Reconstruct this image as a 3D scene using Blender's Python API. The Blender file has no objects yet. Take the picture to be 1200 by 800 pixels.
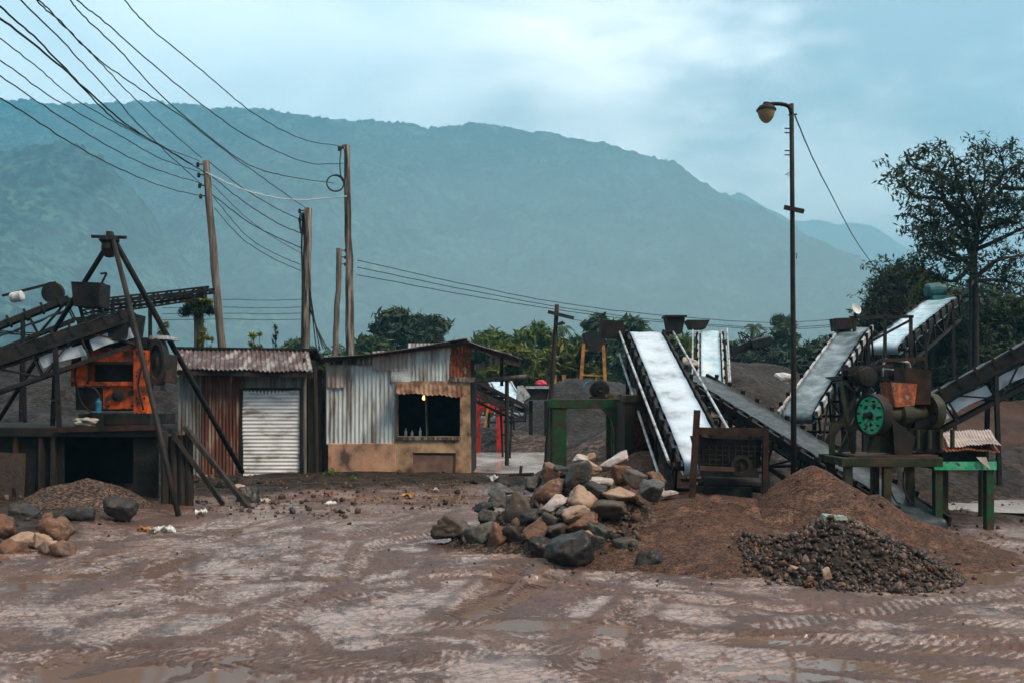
import bpy, math, random
import numpy as np
from mathutils import Vector as V, Matrix, Euler
random.seed(7); RNG = np.random.default_rng(11)
C = bpy.context.scene.collection
S = bpy.context.scene
# ------------------------------------------------------------------ camera, sky, sun, exposure
F, H, HOR = 1167.0, 1.86, 470.0          # focal length in photo pixels, eye height, horizon row
cam = bpy.data.cameras.new('camera'); camo = bpy.data.objects.new('camera', cam); C.objects.link(camo)
cam.sensor_width = 36; cam.lens = 36 * F / 1200; cam.shift_y = (HOR - 400) / 1200
cam.clip_start = .1; cam.clip_end = 20000
camo.location = (0, 0, H); camo.rotation_euler = (math.pi / 2, 0, 0)
S.camera = camo
SUN_EL, SUN_AZ = 52, 128                  # degrees; azimuth clockwise from +Y: light comes from the right, high up
W = bpy.data.worlds.new('World'); S.world = W; W.use_nodes = True
nt = W.node_tree; N = nt.nodes; Lk = nt.links; N.clear()
out = N.new('ShaderNodeOutputWorld'); bg = N.new('ShaderNodeBackground'); bg.inputs[1].default_value = 0.1
sky = N.new('ShaderNodeTexSky'); sky.sky_type = 'NISHITA'; sky.sun_disc = False
sky.sun_elevation = math.radians(SUN_EL); sky.sun_rotation = math.radians(SUN_AZ); sky.air_density = 1.5; sky.dust_density = 4
tc = N.new('ShaderNodeTexCoord')
mp = N.new('ShaderNodeMapping'); mp.inputs['Scale'].default_value = (1.0, 1.0, 2.3); mp.inputs['Location'].default_value = (.35, .1, .3)
Lk.new(tc.outputs['Generated'], mp.inputs[0])
n1 = N.new('ShaderNodeTexNoise'); n1.inputs['Scale'].default_value = 3.0; n1.inputs['Detail'].default_value = 8; n1.inputs['Roughness'].default_value = .5
n1.inputs['Distortion'].default_value = .35
Lk.new(mp.outputs[0], n1.inputs[0])
cr = N.new('ShaderNodeValToRGB'); e = cr.color_ramp.elements
K = 10.6
e[0].position = .34; e[0].color = (.19 * K, .22 * K, .235 * K, 1)
e[1].position = .68; e[1].color = (.58 * K, .56 * K, .54 * K, 1)
x = e.new(.48); x.color = (.42 * K, .42 * K, .41 * K, 1)
Lk.new(n1.outputs['Fac'], cr.inputs[0])
n2 = N.new('ShaderNodeTexNoise'); n2.inputs['Scale'].default_value = 5.5; n2.inputs['Detail'].default_value = 7; n2.inputs['Roughness'].default_value = .58; Lk.new(mp.outputs[0], n2.inputs[0])
wv = N.new('ShaderNodeVectorMath'); wv.operation = 'SUBTRACT'; wv.inputs[1].default_value = (.5, .5, .5); Lk.new(n2.outputs['Color'], wv.inputs[0])
wrp = N.new('ShaderNodeVectorMath'); wrp.operation = 'MULTIPLY_ADD'; wrp.inputs[1].default_value = (.16, .1, .14); Lk.new(wv.outputs[0], wrp.inputs[0]); Lk.new(tc.outputs['Generated'], wrp.inputs[2])
def dirmask(d, lo, hi):
    dp = N.new('ShaderNodeVectorMath'); dp.operation = 'DOT_PRODUCT'; dp.inputs[1].default_value = V(d).normalized()
    Lk.new(wrp.outputs[0], dp.inputs[0])
    mr = N.new('ShaderNodeMapRange'); mr.interpolation_type = 'SMOOTHSTEP'
    mr.inputs[1].default_value = lo; mr.inputs[2].default_value = hi
    Lk.new(dp.outputs['Value'], mr.inputs[0]); return mr.outputs[0]
def mulmix(prev, maskout, col, amt):
    m = N.new('ShaderNodeMath'); m.operation = 'MULTIPLY'; m.inputs[1].default_value = amt; Lk.new(maskout, m.inputs[0])
    mx = N.new('ShaderNodeMix'); mx.data_type = 'RGBA'; Lk.new(m.outputs[0], mx.inputs[0]); Lk.new(prev, mx.inputs[6])
    mx.inputs[7].default_value = (*[c * K for c in col], 1); return mx.outputs[2]
c0 = cr.outputs[0]
c0 = mulmix(c0, dirmask((.40, 1, .25), .90, 1.02), (.72, .69, .66), .7)      # bright break in the cloud, right
c0 = mulmix(c0, dirmask((.42, 1, .42), .95, 1.0), (.13, .16, .17), .95)       # heavy cloud, upper right
c0 = mulmix(c0, dirmask((-.36, 1, .40), .93, .995), (.28, .34, .36), .6)
mx = N.new('ShaderNodeMix'); mx.data_type = 'RGBA'; mx.inputs[0].default_value = .93
Lk.new(sky.outputs[0], mx.inputs[6]); Lk.new(c0, mx.inputs[7])
sepv = N.new('ShaderNodeSeparateXYZ'); Lk.new(tc.outputs['Generated'], sepv.inputs[0])
def axmask(o, lo, hi, a, b):
    mr = N.new('ShaderNodeMapRange'); mr.interpolation_type = 'SMOOTHSTEP'
    for i, v in enumerate((lo, hi, a, b)): mr.inputs[i + 1].default_value = v
    Lk.new(o, mr.inputs[0]); return mr.outputs[0]
behind = axmask(sepv.outputs[1], -.4, .7, .36, 1.15)       # unseen sky behind and overhead, dimmed to darken the ground
mb_ = N.new('ShaderNodeMath'); mb_.operation = 'MULTIPLY'; Lk.new(behind, mb_.inputs[0]); mb_.inputs[1].default_value = 1.1
scl = N.new('ShaderNodeVectorMath'); scl.operation = 'SCALE'; Lk.new(mx.outputs[2], scl.inputs[0]); Lk.new(mb_.outputs[0], scl.inputs['Scale'])
warm = N.new('ShaderNodeMix'); warm.data_type = 'RGBA'; warm.blend_type = 'MULTIPLY'; warm.inputs[7].default_value = (1, .88, .80, 1)  # unseen sky also tinted warm to colour the light on the ground
Lk.new(axmask(sepv.outputs[1], .1, .75, 1, 0), warm.inputs[0]); Lk.new(scl.outputs[0], warm.inputs[6]); Lk.new(warm.outputs[2], bg.inputs[0]); Lk.new(bg.outputs[0], out.inputs[0])
sl = bpy.data.lights.new('sun', 'SUN'); sl.energy = 1.5; sl.angle = math.radians(22); sl.color = (1, .86, .70)
so = bpy.data.objects.new('sun', sl); C.objects.link(so)
a, b = math.radians(SUN_AZ), math.radians(SUN_EL)
so.rotation_euler = V((math.sin(a) * math.cos(b), math.cos(a) * math.cos(b), math.sin(b))).to_track_quat('Z', 'Y').to_euler()
S.view_settings.view_transform = 'Standard'; S.view_settings.look = 'None'; S.view_settings.gamma = 1
S.view_settings.exposure = 1.80; S.view_settings.use_curve_mapping = False
S.render.engine = 'CYCLES'
S.cycles.max_bounces = 5; S.cycles.diffuse_bounces = 3; S.cycles.glossy_bounces = 3; S.cycles.transparent_max_bounces = 8
S.cycles.volume_bounces = 1; S.cycles.use_denoising = True; S.cycles.denoiser = 'OPENIMAGEDENOISE'; S.cycles.denoising_prefilter = 'ACCURATE'; S.cycles.denoising_input_passes = 'RGB_ALBEDO_NORMAL'

# ------------------------------------------------------------------ helpers
def P(px, py, Y): return V(((px - 600) / F * Y, Y, H + (HOR - py) / F * Y))
def X_(px, Y): return (px - 600) / F * Y
def Z_(py, Y): return H + (HOR - py) / F * Y
Zu = V((0, 0, 1))
def _h(ix, iy, iz, s):
    n = (ix.astype(np.int64) * 374761393 + iy.astype(np.int64) * 668265263 + iz.astype(np.int64) * 2147483647 + s * 974634777) & 0x7fffffff
    n = ((n ^ (n >> 13)) * 1274126177) & 0x7fffffff
    n = ((n ^ (n >> 15)) * 1103515245) & 0x7fffffff
    return ((n >> 7) & 0xffff) / 65535.0
def vnoise(x, y, z=None, s=0):
    x = np.asarray(x, float); y = np.asarray(y, float); z = np.zeros_like(x) if z is None else np.asarray(z, float)
    ix, iy, iz = np.floor(x), np.floor(y), np.floor(z); fx, fy, fz = x - ix, y - iy, z - iz
    fx = fx * fx * (3 - 2 * fx); fy = fy * fy * (3 - 2 * fy); fz = fz * fz * (3 - 2 * fz)
    r = 0
    for dz in (0, 1):
        wz = fz if dz else 1 - fz
        for dy in (0, 1):
            wy = fy if dy else 1 - fy
            r = r + wz * wy * ((1 - fx) * _h(ix, iy + dy, iz + dz, s) + fx * _h(ix + 1, iy + dy, iz + dz, s))
    return r * 2 - 1
def fbm(x, y, z=None, o=4, s=0, g=.5):
    r = 0; a = 1.0; f = 1.0
    for k in range(o):
        r = r + a * vnoise(np.asarray(x) * f, np.asarray(y) * f, None if z is None else np.asarray(z) * f, s + k * 17); a *= g; f *= 2.03
    return r
def wpos(o): return V((0, 0, 0)) if o is None else V(o['_w'])
WP = {}
def link_mesh(name, verts, faces, m, parent=None, at=None, smooth=False):
    """verts in world space; origin at parent's (or at)"""
    me = bpy.data.meshes.new(name)
    org = V(at) if at is not None else (WP[parent.name] if parent else V((0, 0, 0)))
    va = np.asarray(verts, dtype=np.float32).reshape(-1, 3) - np.array(org, dtype=np.float32)
    if isinstance(faces, np.ndarray):
        nf, k = faces.shape
        me.vertices.add(len(va)); me.vertices.foreach_set('co', va.ravel())
        me.loops.add(nf * k); me.loops.foreach_set('vertex_index', faces.astype(np.int32).ravel())
        me.polygons.add(nf); me.polygons.foreach_set('loop_start', np.arange(0, nf * k, k, dtype=np.int32))
        me.polygons.foreach_set('loop_total', np.full(nf, k, dtype=np.int32)); me.update(calc_edges=True)
    else:
        me.from_pydata(va.tolist(), [], faces); me.update()
    if smooth: me.polygons.foreach_set('use_smooth', np.ones(len(me.polygons), dtype=bool))
    ms = m if isinstance(m, (list, tuple)) else [m]
    for q in ms: me.materials.append(q)
    o = bpy.data.objects.new(name, me); C.objects.link(o)
    if parent:
        o.parent = parent; o.location = org - WP[parent.name]
    else: o.location = org
    WP[o.name] = org
    return o
def thing(name, label, cat, loc, group=None):
    o = bpy.data.objects.new(name, None); C.objects.link(o); o.location = loc; o.empty_display_size = .2
    WP[o.name] = V(loc); return tag(o, label, cat, group)
def tag(o, label, cat, group=None, kind=None):
    o['label'] = label; o['category'] = cat
    if group: o['group'] = group
    if kind: o['kind'] = kind
    return o
def structure(o): o['kind'] = 'structure'; return o
class MB:
    def __init__(s): s.v = []; s.f = []
    def add(s, vs, fs):
        n = len(s.v); s.v += [tuple(q) for q in vs]; s.f += [[i + n for i in q] for q in fs]; return s
    def bar(s, p0, p1, w, h, up=Zu, j=0):
        p0, p1 = V(p0), V(p1); d = (p1 - p0).normalized(); up = V(up)
        a = d.cross(up)
        if a.length < 1e-4: a = d.cross(V((0, 1, 0)))
        a.normalize(); b = a.cross(d)
        vs = []
        for p in (p0, p1):
            for x, y in ((-1, -1), (1, -1), (1, 1), (-1, 1)):
                vs.append(p + a * (x * w / 2 + random.uniform(-j, j)) + b * (y * h / 2 + random.uniform(-j, j)))
        return s.add(vs, [[3, 2, 1, 0], [4, 5, 6, 7], [0, 1, 5, 4], [1, 2, 6, 5], [2, 3, 7, 6], [3, 0, 4, 7]])
    def box(s, x0, x1, y0, y1, z0, z1, j=0):
        vs = [V((x + random.uniform(-j, j), y + random.uniform(-j, j), z + random.uniform(-j, j))) for z in (z0, z1) for x, y in ((x0, y0), (x1, y0), (x1, y1), (x0, y1))]
        return s.add(vs, [[3, 2, 1, 0], [4, 5, 6, 7], [0, 1, 5, 4], [1, 2, 6, 5], [2, 3, 7, 6], [3, 0, 4, 7]])
    def tube(s, p0, p1, r0, r1=None, n=10, cap=True): return s.path([p0, p1], [r0, r0 if r1 is None else r1], n, cap)
    def path(s, pts, rs, n=8, cap=True):
        pts = [V(p) for p in pts]
        if not isinstance(rs, (list, tuple)): rs = [rs] * len(pts)
        vs = []; fs = []; ref = None
        for i, p in enumerate(pts):
            d = (pts[min(i + 1, len(pts) - 1)] - pts[max(i - 1, 0)]).normalized()
            if ref is None:
                ref = d.cross(Zu)
                if ref.length < 1e-3: ref = d.cross(V((1, 0, 0)))
            a = (ref - d * ref.dot(d)).normalized(); ref = a; b = d.cross(a)
            for k in range(n):
                t = 2 * math.pi * k / n; vs.append(p + (a * math.cos(t) + b * math.sin(t)) * rs[i])
        for i in range(len(pts) - 1):
            for k in range(n):
                k2 = (k + 1) % n; fs.append([i * n + k, i * n + k2, (i + 1) * n + k2, (i + 1) * n + k])
        if cap: fs.append(list(range(n))[::-1]); fs.append([(len(pts) - 1) * n + k for k in range(n)])
        return s.add(vs, fs)
    def lathe(s, c, ax, prof, n=24):
        """prof: list of (offset along axis, radius); open profile closed at r=0"""
        c = V(c); ax = V(ax).normalized(); a = ax.cross(Zu)
        if a.length < 1e-3: a = V((1, 0, 0))
        a.normalize(); b = ax.cross(a); vs = []; fs = []
        for t, r in prof:
            for k in range(n):
                q = 2 * math.pi * k / n; vs.append(c + ax * t + (a * math.cos(q) + b * math.sin(q)) * max(r, 1e-4))
        for i in range(len(prof) - 1):
            for k in range(n):
                k2 = (k + 1) % n; fs.append([i * n + k, i * n + k2, (i + 1) * n + k2, (i + 1) * n + k])
        return s.add(vs, fs)
    def prism(s, poly, off):
        """poly: list of points (planar), extruded by vector off"""
        off = V(off); n = len(poly); vs = [V(p) for p in poly] + [V(p) + off for p in poly]
        fs = [list(range(n)), [i + n for i in range(n)][::-1]]
        for i in range(n):
            j = (i + 1) % n; fs.append([i, i + n, j + n, j])
        return s.add(vs, fs)
    def sheet(s, fn, nu, nv, th=.006):
        """fn(u,v)->point; a thin plate with front, back and rim"""
        g = [[V(fn(i / nu, j / nv)) for i in range(nu + 1)] for j in range(nv + 1)]
        a = g[0][nu] - g[0][0]; b = g[nv][0] - g[0][0]; nn = a.cross(b).normalized() * th
        w = nu + 1; vs = [q for r in g for q in r]; m = len(vs); vs = vs + [q + nn for q in vs]; fs = []
        for j in range(nv):
            for i in range(nu):
                k = j * w + i; fs.append([k, k + w, k + w + 1, k + 1]); fs.append([m + k, m + k + 1, m + k + w + 1, m + k + w])
        for i in range(nu):
            fs.append([i, i + 1, m + i + 1, m + i]); k = nv * w + i; fs.append([k + 1, k, m + k, m + k + 1])
        for j in range(nv):
            k = j * w; fs.append([k + w, k, m + k, m + k + w]); k = j * w + nu; fs.append([k, k + w, m + k + w, m + k])
        return s.add(vs, fs)
    def corr(s, p00, p10, p01, waves, amp=.016, th=.005, nv=5, warp=.012, seed=0, rag=0):
        p00, p10, p01 = V(p00), V(p10), V(p01); u = p10 - p00; v = p01 - p00; n = u.cross(v).normalized()
        rr = random.Random(seed); ph = [rr.uniform(-1, 1) for _ in range(8)]; per = 6
        def fn(a, b):
            w = math.sin(2 * math.pi * waves * a) * amp + warp * (math.sin(3.1 * a + 5 * b + ph[0]) + .6 * math.sin(9 * a * ph[1] + 4 * b + ph[2]))
            rg = rag * math.sin(17 * a + ph[3] * 5) * (1 if b > .5 else -1) if b in (0, 1) else 0
            return p00 + u * a + v * (b + rg) + n * w
        return s.sheet(fn, int(waves * per), nv, th)
    def build(s, name, m, parent=None, at=None, smooth=False, bevel=0):
        if parent is None and at is None:
            a = np.array(s.v); at = (a[:, 0].mean(), a[:, 1].mean(), a[:, 2].min())
        o = link_mesh(name, s.v, s.f, m, parent, at, smooth)
        if bevel:
            b = o.modifiers.new('bevel', 'BEVEL'); b.width = bevel; b.segments = 2; b.limit_method = 'ANGLE'; b.angle_limit = math.radians(40)
        return o
def copy_tree(o, parent=None, delta=None):
    c = o.copy(); C.objects.link(c); c.parent = parent
    for ch in list(o.children): copy_tree(ch, c)
    return c
# ------------------------------------------------------------------ materials
def mat(name, cols, scale=3., rough=(.6, .9), bump=.2, bscale=25., metal=0., spec=.28, stretch=(1, 1, 1), detail=8., nrough=.6, rscale=None, vor=None, vbump=0., island=None, transl=0., wet=0.):
    m = bpy.data.materials.new(name); m.use_nodes = True; t = m.node_tree; n = t.nodes; l = t.links
    bs = n['Principled BSDF']; tcn = n.new('ShaderNodeTexCoord'); mpn = n.new('ShaderNodeMapping'); mpn.inputs['Scale'].default_value = stretch
    l.new(tcn.outputs['Object'], mpn.inputs[0]); vec = mpn.outputs[0]
    def noise(sc, dt=detail, rg=nrough, v=vec):
        q = n.new('ShaderNodeTexNoise'); q.inputs['Scale'].default_value = sc; q.inputs['Detail'].default_value = dt; q.inputs['Roughness'].default_value = rg
        l.new(v, q.inputs[0]); return q.outputs['Fac']
    def ramp(src, cols):
        r = n.new('ShaderNodeValToRGB'); el = r.color_ramp.elements; k = len(cols)
        for i, c in enumerate(cols):
            pos, c = (c[0], c[1]) if isinstance(c[1], (tuple, list)) else (.37 + .27 * i / max(1, k - 1), c)
            if i < 2: q = el[i]; q.position = pos
            else: q = el.new(pos)
            q.color = (*c, 1)
        l.new(src, r.inputs[0]); return r.outputs[0]
    if len(cols) == 1: cols = [cols[0], tuple(c * .7 for c in cols[0])]
    col = ramp(noise(scale), cols)
    if vor:
        vs, vcols = vor; q = n.new('ShaderNodeTexVoronoi'); q.inputs['Scale'].default_value = vs; l.new(vec, q.inputs[0])
        sp = n.new('ShaderNodeSeparateColor'); l.new(q.outputs['Color'], sp.inputs[0]); vc = ramp(sp.outputs[0], vcols)
        mxn = n.new('ShaderNodeMix'); mxn.data_type = 'RGBA'; mxn.blend_type = 'MULTIPLY'; mxn.inputs[0].default_value = 1
        l.new(col, mxn.inputs[6]); l.new(vc, mxn.inputs[7]); col = mxn.outputs[2]; vd = q.outputs['Distance']
    if island:
        g = n.new('ShaderNodeNewGeometry'); ic = ramp(g.outputs['Random Per Island'], island)
        mxn = n.new('ShaderNodeMix'); mxn.data_type = 'RGBA'; mxn.blend_type = 'MULTIPLY'; mxn.inputs[0].default_value = 1
        l.new(col, mxn.inputs[6]); l.new(ic, mxn.inputs[7]); col = mxn.outputs[2]
    l.new(col, bs.inputs['Base Color'])
    mr = n.new('ShaderNodeMapRange'); mr.inputs[1].default_value = .35; mr.inputs[2].default_value = .65; mr.inputs[3].default_value = rough[0]; mr.inputs[4].default_value = rough[1]
    l.new(noise(rscale or scale * 1.7), mr.inputs[0]); l.new(mr.outputs[0], bs.inputs['Roughness'])
    bs.inputs['Metallic'].default_value = metal; bs.inputs['Specular IOR Level'].default_value = spec
    if wet: bs.inputs['Coat Weight'].default_value = wet; bs.inputs['Coat Roughness'].default_value = .18
    nrm = None
    if bump:
        b = n.new('ShaderNodeBump'); b.inputs['Strength'].default_value = bump; b.inputs['Distance'].default_value = .02; l.new(noise(bscale, 6), b.inputs['Height']); nrm = b
    if vor and vbump:
        b2 = n.new('ShaderNodeBump'); b2.inputs['Strength'].default_value = vbump; b2.inputs['Distance'].default_value = .03; b2.invert = True; l.new(vd, b2.inputs['Height'])
        if nrm: l.new(nrm.outputs[0], b2.inputs['Normal'])
        nrm = b2
    if nrm: l.new(nrm.outputs[0], bs.inputs['Normal'])
    if transl:
        tr = n.new('ShaderNodeBsdfTranslucent'); l.new(col, tr.inputs[0]); ms = n.new('ShaderNodeMixShader'); ms.inputs[0].default_value = transl
        l.new(bs.outputs[0], ms.inputs[1]); l.new(tr.outputs[0], ms.inputs[2]); l.new(ms.outputs[0], n['Material Output'].inputs[0])
    return m
M = {}
M['black'] = mat('black_steel', [(0.0072, 0.0084, 0.009), (0.018, 0.018, 0.018), (0.033, 0.021, 0.015)], 4, (.5, .8), .25, 30, spec=.15)
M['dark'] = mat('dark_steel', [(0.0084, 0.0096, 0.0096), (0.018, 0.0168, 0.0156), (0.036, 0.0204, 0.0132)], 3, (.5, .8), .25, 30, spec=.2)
M['rust'] = mat('rusty_steel', [(0.0096, 0.0066, 0.006), (0.027, 0.0132, 0.0084), (0.051, 0.0216, 0.012)], 4, (.6, .9), .35, 35)
M['palerail'] = mat('worn_galvanised', [(.5, .53, .55), (.36, .38, .39), (.14, .11, .09)], 6, (.3, .6), .1, 40, metal=.1)
M['belt_w'] = mat('pale_wet_belt', [(.56, .64, .73), (.50, .57, .65), (.42, .49, .55), (.24, .27, .30)], 1.8, (.2, .5), .12, 9, wet=.3)
M['belt_d'] = mat('dark_wet_rubber', [(.018, .026, .03), (.032, .043, .048), (.055, .066, .07)], 5, (.3, .6), .15, 14, spec=.35)
M['belt_g'] = mat('grey_wet_rubber', [(.05, .08, .092), (.10, .14, .16), (.22, .28, .31)], 3, (.3, .6), .15, 14, spec=.4)
M['belt_b'] = mat('blue_grey_belt', [(.26, .42, .50), (.42, .56, .63), (.58, .66, .7)], 2.5, (.15, .4), .1, 10, wet=.3)
M['green'] = mat('green_paint', [(.01, .075, .022), (.015, .06, .02), (.03, .03, .018), (.07, .045, .025)], 5, (.4, .75), .25, 30)
M['green_b'] = mat('bright_green_paint', [(.012, .40, .17), (.012, .30, .12), (.10, .42, .26), (.03, .06, .035)], 6, (.35, .7), .25, 30)
M['olive'] = mat('grimy_olive', [(0.012, 0.0168, 0.0072), (0.03, 0.033, 0.015), (0.051, 0.036, 0.018)], 4, (.5, .85), .3, 30)
M['orange'] = mat('orange_paint', [(.62, .105, .018), (.48, .075, .014), (.16, .035, .014), (.03, .018, .012)], 4.2, (.45, .8), .25, 30)
M['red'] = mat('red_paint', [(.52, .03, .022), (.36, .022, .02), (.14, .02, .016)], 4, (.4, .7), .2, 30)
M['yellow'] = mat('yellow_paint', [(.52, .23, .04), (.40, .17, .035), (.18, .09, .03)], 4, (.45, .7), .2, 30)
M['blue'] = mat('blue_paint', [(.025, .20, .34), (.02, .14, .24), (.04, .06, .07)], 6, (.35, .6), .1, 30)
M['teal'] = mat('teal_paint', [(.015, .12, .13), (.02, .08, .09), (.04, .05, .05)], 7, (.35, .65), .2, 30)
M['galv'] = mat('weathered_zinc', [(.62, .66, .66), (.52, .55, .55), (.37, .37, .36), (.18, .14, .11)], 2.2, (.4, .7), .12, 30, stretch=(2.2, 2.2, .35))
M['galv_pk'] = mat('pinkish_zinc', [(.46, .38, .35), (.38, .31, .28), (.28, .20, .16)], 2.6, (.5, .75), .12, 30, stretch=(2.2, 2.2, .45))
M['galv_g'] = mat('dull_zinc', [(.27, .28, .27), (.19, .185, .17), (.11, .075, .055)], 2.5, (.5, .8), .15, 30, stretch=(2.2, 2.2, .4))
M['tinrust'] = mat('rusted_sheet', [(.30, .22, .18), (.16, .062, .038), (.115, .042, .027), (.07, .028, .02)], 2.6, (.6, .9), .2, 35, stretch=(2.6, 2.6, .35))
M['tinorange'] = mat('orange_rust_sheet', [(.40, .13, .05), (.26, .065, .028), (.10, .032, .02), (.32, .2, .12)], 5, (.6, .9), .25, 35)
M['roofsheet'] = mat('rusty_roof_sheet', [(.30, .285, .28), (.13, .085, .08), (.065, .034, .034), (.17, .165, .165)], 1.7, (.45, .8), .15, 30, stretch=(2.6, .6, 1))
M['awning'] = mat('rusty_awning', [(.33, .22, .15), (.24, .145, .095), (.12, .055, .035), (.085, .035, .025)], 1.6, (.6, .9), .2, 30, stretch=(1.5, 1, 1))
M['roller'] = mat('white_shutter', [(.86, .82, .80), (.80, .77, .76), (.62, .60, .58), (.28, .24, .2)], 1.8, (.4, .65), .1, 25, stretch=(.8, 1, 3.2))
M['concrete'] = mat('stained_render', [(.60, .35, .23), (.52, .28, .175), (.38, .22, .15), (.10, .07, .05)], 2.2, (.75, .95), .3, 22, stretch=(1, 1, .8))
M['concrete_t'] = mat('tan_render', [(.55, .36, .21), (.46, .29, .17), (.30, .185, .11), (.09, .065, .05)], 2.4, (.75, .95), .3, 22)
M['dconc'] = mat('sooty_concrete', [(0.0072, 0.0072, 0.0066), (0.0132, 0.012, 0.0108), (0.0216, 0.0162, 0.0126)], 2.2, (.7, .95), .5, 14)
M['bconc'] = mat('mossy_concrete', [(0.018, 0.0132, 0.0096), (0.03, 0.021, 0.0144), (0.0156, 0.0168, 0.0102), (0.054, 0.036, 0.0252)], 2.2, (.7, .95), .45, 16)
M['wood'] = mat('grey_timber', [(.20, .165, .14), (.12, .095, .08), (.045, .037, .031)], 4, (.7, .9), .5, 20, stretch=(3, 3, .25))
M['wood_d'] = mat('dark_timber', [(0.045, 0.033, 0.0252), (0.027, 0.0204, 0.0168), (0.015, 0.012, 0.0102)], 5, (.7, .9), .5, 20, stretch=(3, 3, .3))
M['wood_p'] = mat('pale_timber', [(.32, .27, .24), (.18, .15, .125), (.055, .045, .038), (.025, .021, .019)], 3.5, (.7, .9), .6, 20, stretch=(3, 3, .22))
M['board'] = mat('brown_board', [(.105, .055, .038), (.07, .036, .026), (.045, .027, .021)], 3, (.6, .85), .25, 20)
M['wire'] = mat('black_cable', [(.008, .009, .01), (.016, .017, .018)], 5, (.5, .7), 0)
M['wire_w'] = mat('white_cable', [(.62, .68, .70), (.5, .55, .57)], 5, (.5, .7), 0)
M['glass_amber'] = mat('lamp_glass', [(.20, .155, .085), (.26, .21, .12)], 3, (.12, .25), 0)
M['sand'] = mat('brown_sand', [(.112, .052, .031), (.086, .041, .025), (.052, .026, .017), (.14, .074, .046)], 2.4, (.75, .95), .5, 60, vor=(42, [(.55, .55, .55), (1, 1, 1), (1.5, 1.5, 1.5)]), vbump=.7)
M['gravel_d'] = mat('dark_gravel', [(0.0078, 0.0072, 0.0072), (0.0132, 0.0114, 0.0108), (0.0204, 0.0168, 0.0156)], .8, (.6, .9), .4, 40, vor=(11, [(.5, .5, .5), (1, 1, 1), (1.9, 1.8, 1.7)]), vbump=.9)
M['gravel_b'] = mat('brown_gravel', [(0.068, 0.0464, 0.0368), (0.048, 0.0328, 0.0272), (0.092, 0.0656, 0.0528)], 1.0, (.65, .9), .4, 40, vor=(8, [(.45, .45, .45), (1, 1, 1), (1.7, 1.6, 1.5)]), vbump=.9)
M['gravel_f'] = mat('fine_gravel', [(0.068, 0.0464, 0.0368), (0.048, 0.0328, 0.0272), (0.092, 0.0656, 0.0528)], 2.0, (.65, .9), .4, 60, vor=(30, [(.4, .4, .4), (1, 1, 1), (2.2, 1.9, 1.6)]), vbump=.9)
M['gravel_m'] = mat('muddy_gravel', [(0.0216, 0.015, 0.012), (0.015, 0.0108, 0.009), (0.0312, 0.0216, 0.0168)], 1.0, (.65, .9), .4, 40, vor=(12, [(.5, .5, .5), (1, 1, 1), (1.8, 1.7, 1.6)]), vbump=.9)
M['red_soil'] = mat('red_earth', [(.07, .036, .028), (.05, .026, .02), (.035, .02, .016)], .8, (.7, .95), .4, 12)
ISL = [(0, (.35, .34, .34)), (.35, (.75, .68, .64)), (.6, (1.1, .95, .85)), (.8, (2.2, 1.35, .85)), (.93, (3.4, 3.0, 2.7))]
M['pebble'] = mat('pebbles', [(.045, .032, .025), (.032, .023, .019)], 6, (.15, .5), .25, 60, island=ISL)
M['rubble'] = mat('rubble_stone', [(.05, .037, .03), (.036, .028, .024)], 5, (.45, .85), .25, 60, island=ISL)
def rockmat(nm, cols): return mat(nm, cols, 4.0, (.4, .85), 1.0, 14, detail=12, nrough=.74, spec=.4, wet=.12)
M['rk_dark'] = rockmat('dark_boulder', [(0.0636, 0.036, 0.0216), (0.007632, 0.0078, 0.0081), (0.01654, 0.015, 0.01296), (0.0318, 0.024, 0.01836)])
M['rk_grey'] = rockmat('grey_boulder', [(0.1166, 0.062, 0.036), (0.0424, 0.043, 0.0396), (0.0795, 0.074, 0.063), (0.1484, 0.12, 0.09)])
M['rk_rust'] = rockmat('rust_boulder', [(.11, .045, .02), (.17, .075, .038), (.05, .028, .02), (.21, .12, .07)])
M['rk_tan'] = rockmat('tan_boulder', [(.27, .15, .092), (.36, .24, .17), (.12, .066, .044)])
M['rk_pale'] = rockmat('pale_boulder', [(.52, .46, .43), (.40, .33, .30), (.16, .11, .09)])
M['rk_brn'] = rockmat('brown_boulder', [(.05, .033, .025), (.08, .05, .036), (.03, .024, .021)])
def leafmat(nm, c, isl): return mat(nm, c, .6, (.5, .75), 0, island=isl, transl=.25, spec=.3)
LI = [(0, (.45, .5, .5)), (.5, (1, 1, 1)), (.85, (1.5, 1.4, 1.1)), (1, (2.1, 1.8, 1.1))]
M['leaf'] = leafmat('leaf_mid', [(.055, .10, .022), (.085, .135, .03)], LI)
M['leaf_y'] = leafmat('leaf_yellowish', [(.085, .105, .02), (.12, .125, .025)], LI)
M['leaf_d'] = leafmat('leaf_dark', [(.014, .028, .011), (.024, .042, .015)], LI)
M['leaf_t'] = leafmat('leaf_far', [(.034, .068, .034), (.055, .09, .04)], LI)
M['leaf_b'] = leafmat('leaf_bright', [(.10, .15, .02), (.19, .19, .02)], LI)
M['bark'] = mat('bark', [(.018, .015, .013), (.034, .028, .024)], 6, (.8, .95), .5, 20)
def simple(nm, c, r=.6): return mat(nm, [c, tuple(q * .75 for q in c)], 6, (r - .1, r + .1), .1, 30)
M['white'] = simple('white_plastic', (.7, .7, .68)); M['pinkcloth'] = simple('red_cloth', (.6, .05, .09)); M['scrap_o'] = simple('orange_scrap', (.45, .2, .07))
M['bluep'] = simple('blue_plastic', (.03, .2, .3)); M['sack'] = simple('pale_sack', (.42, .36, .3)); M['glassd'] = mat('dark_glass', [(.02, .025, .03), (.03, .035, .04)], 2, (.05, .12), 0)
M['rubber'] = mat('tyre_rubber', [(.015, .015, .015), (.03, .028, .026)], 5, (.7, .9), .2, 30)
em = bpy.data.materials.new('bulb_glow'); em.use_nodes = True
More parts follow.
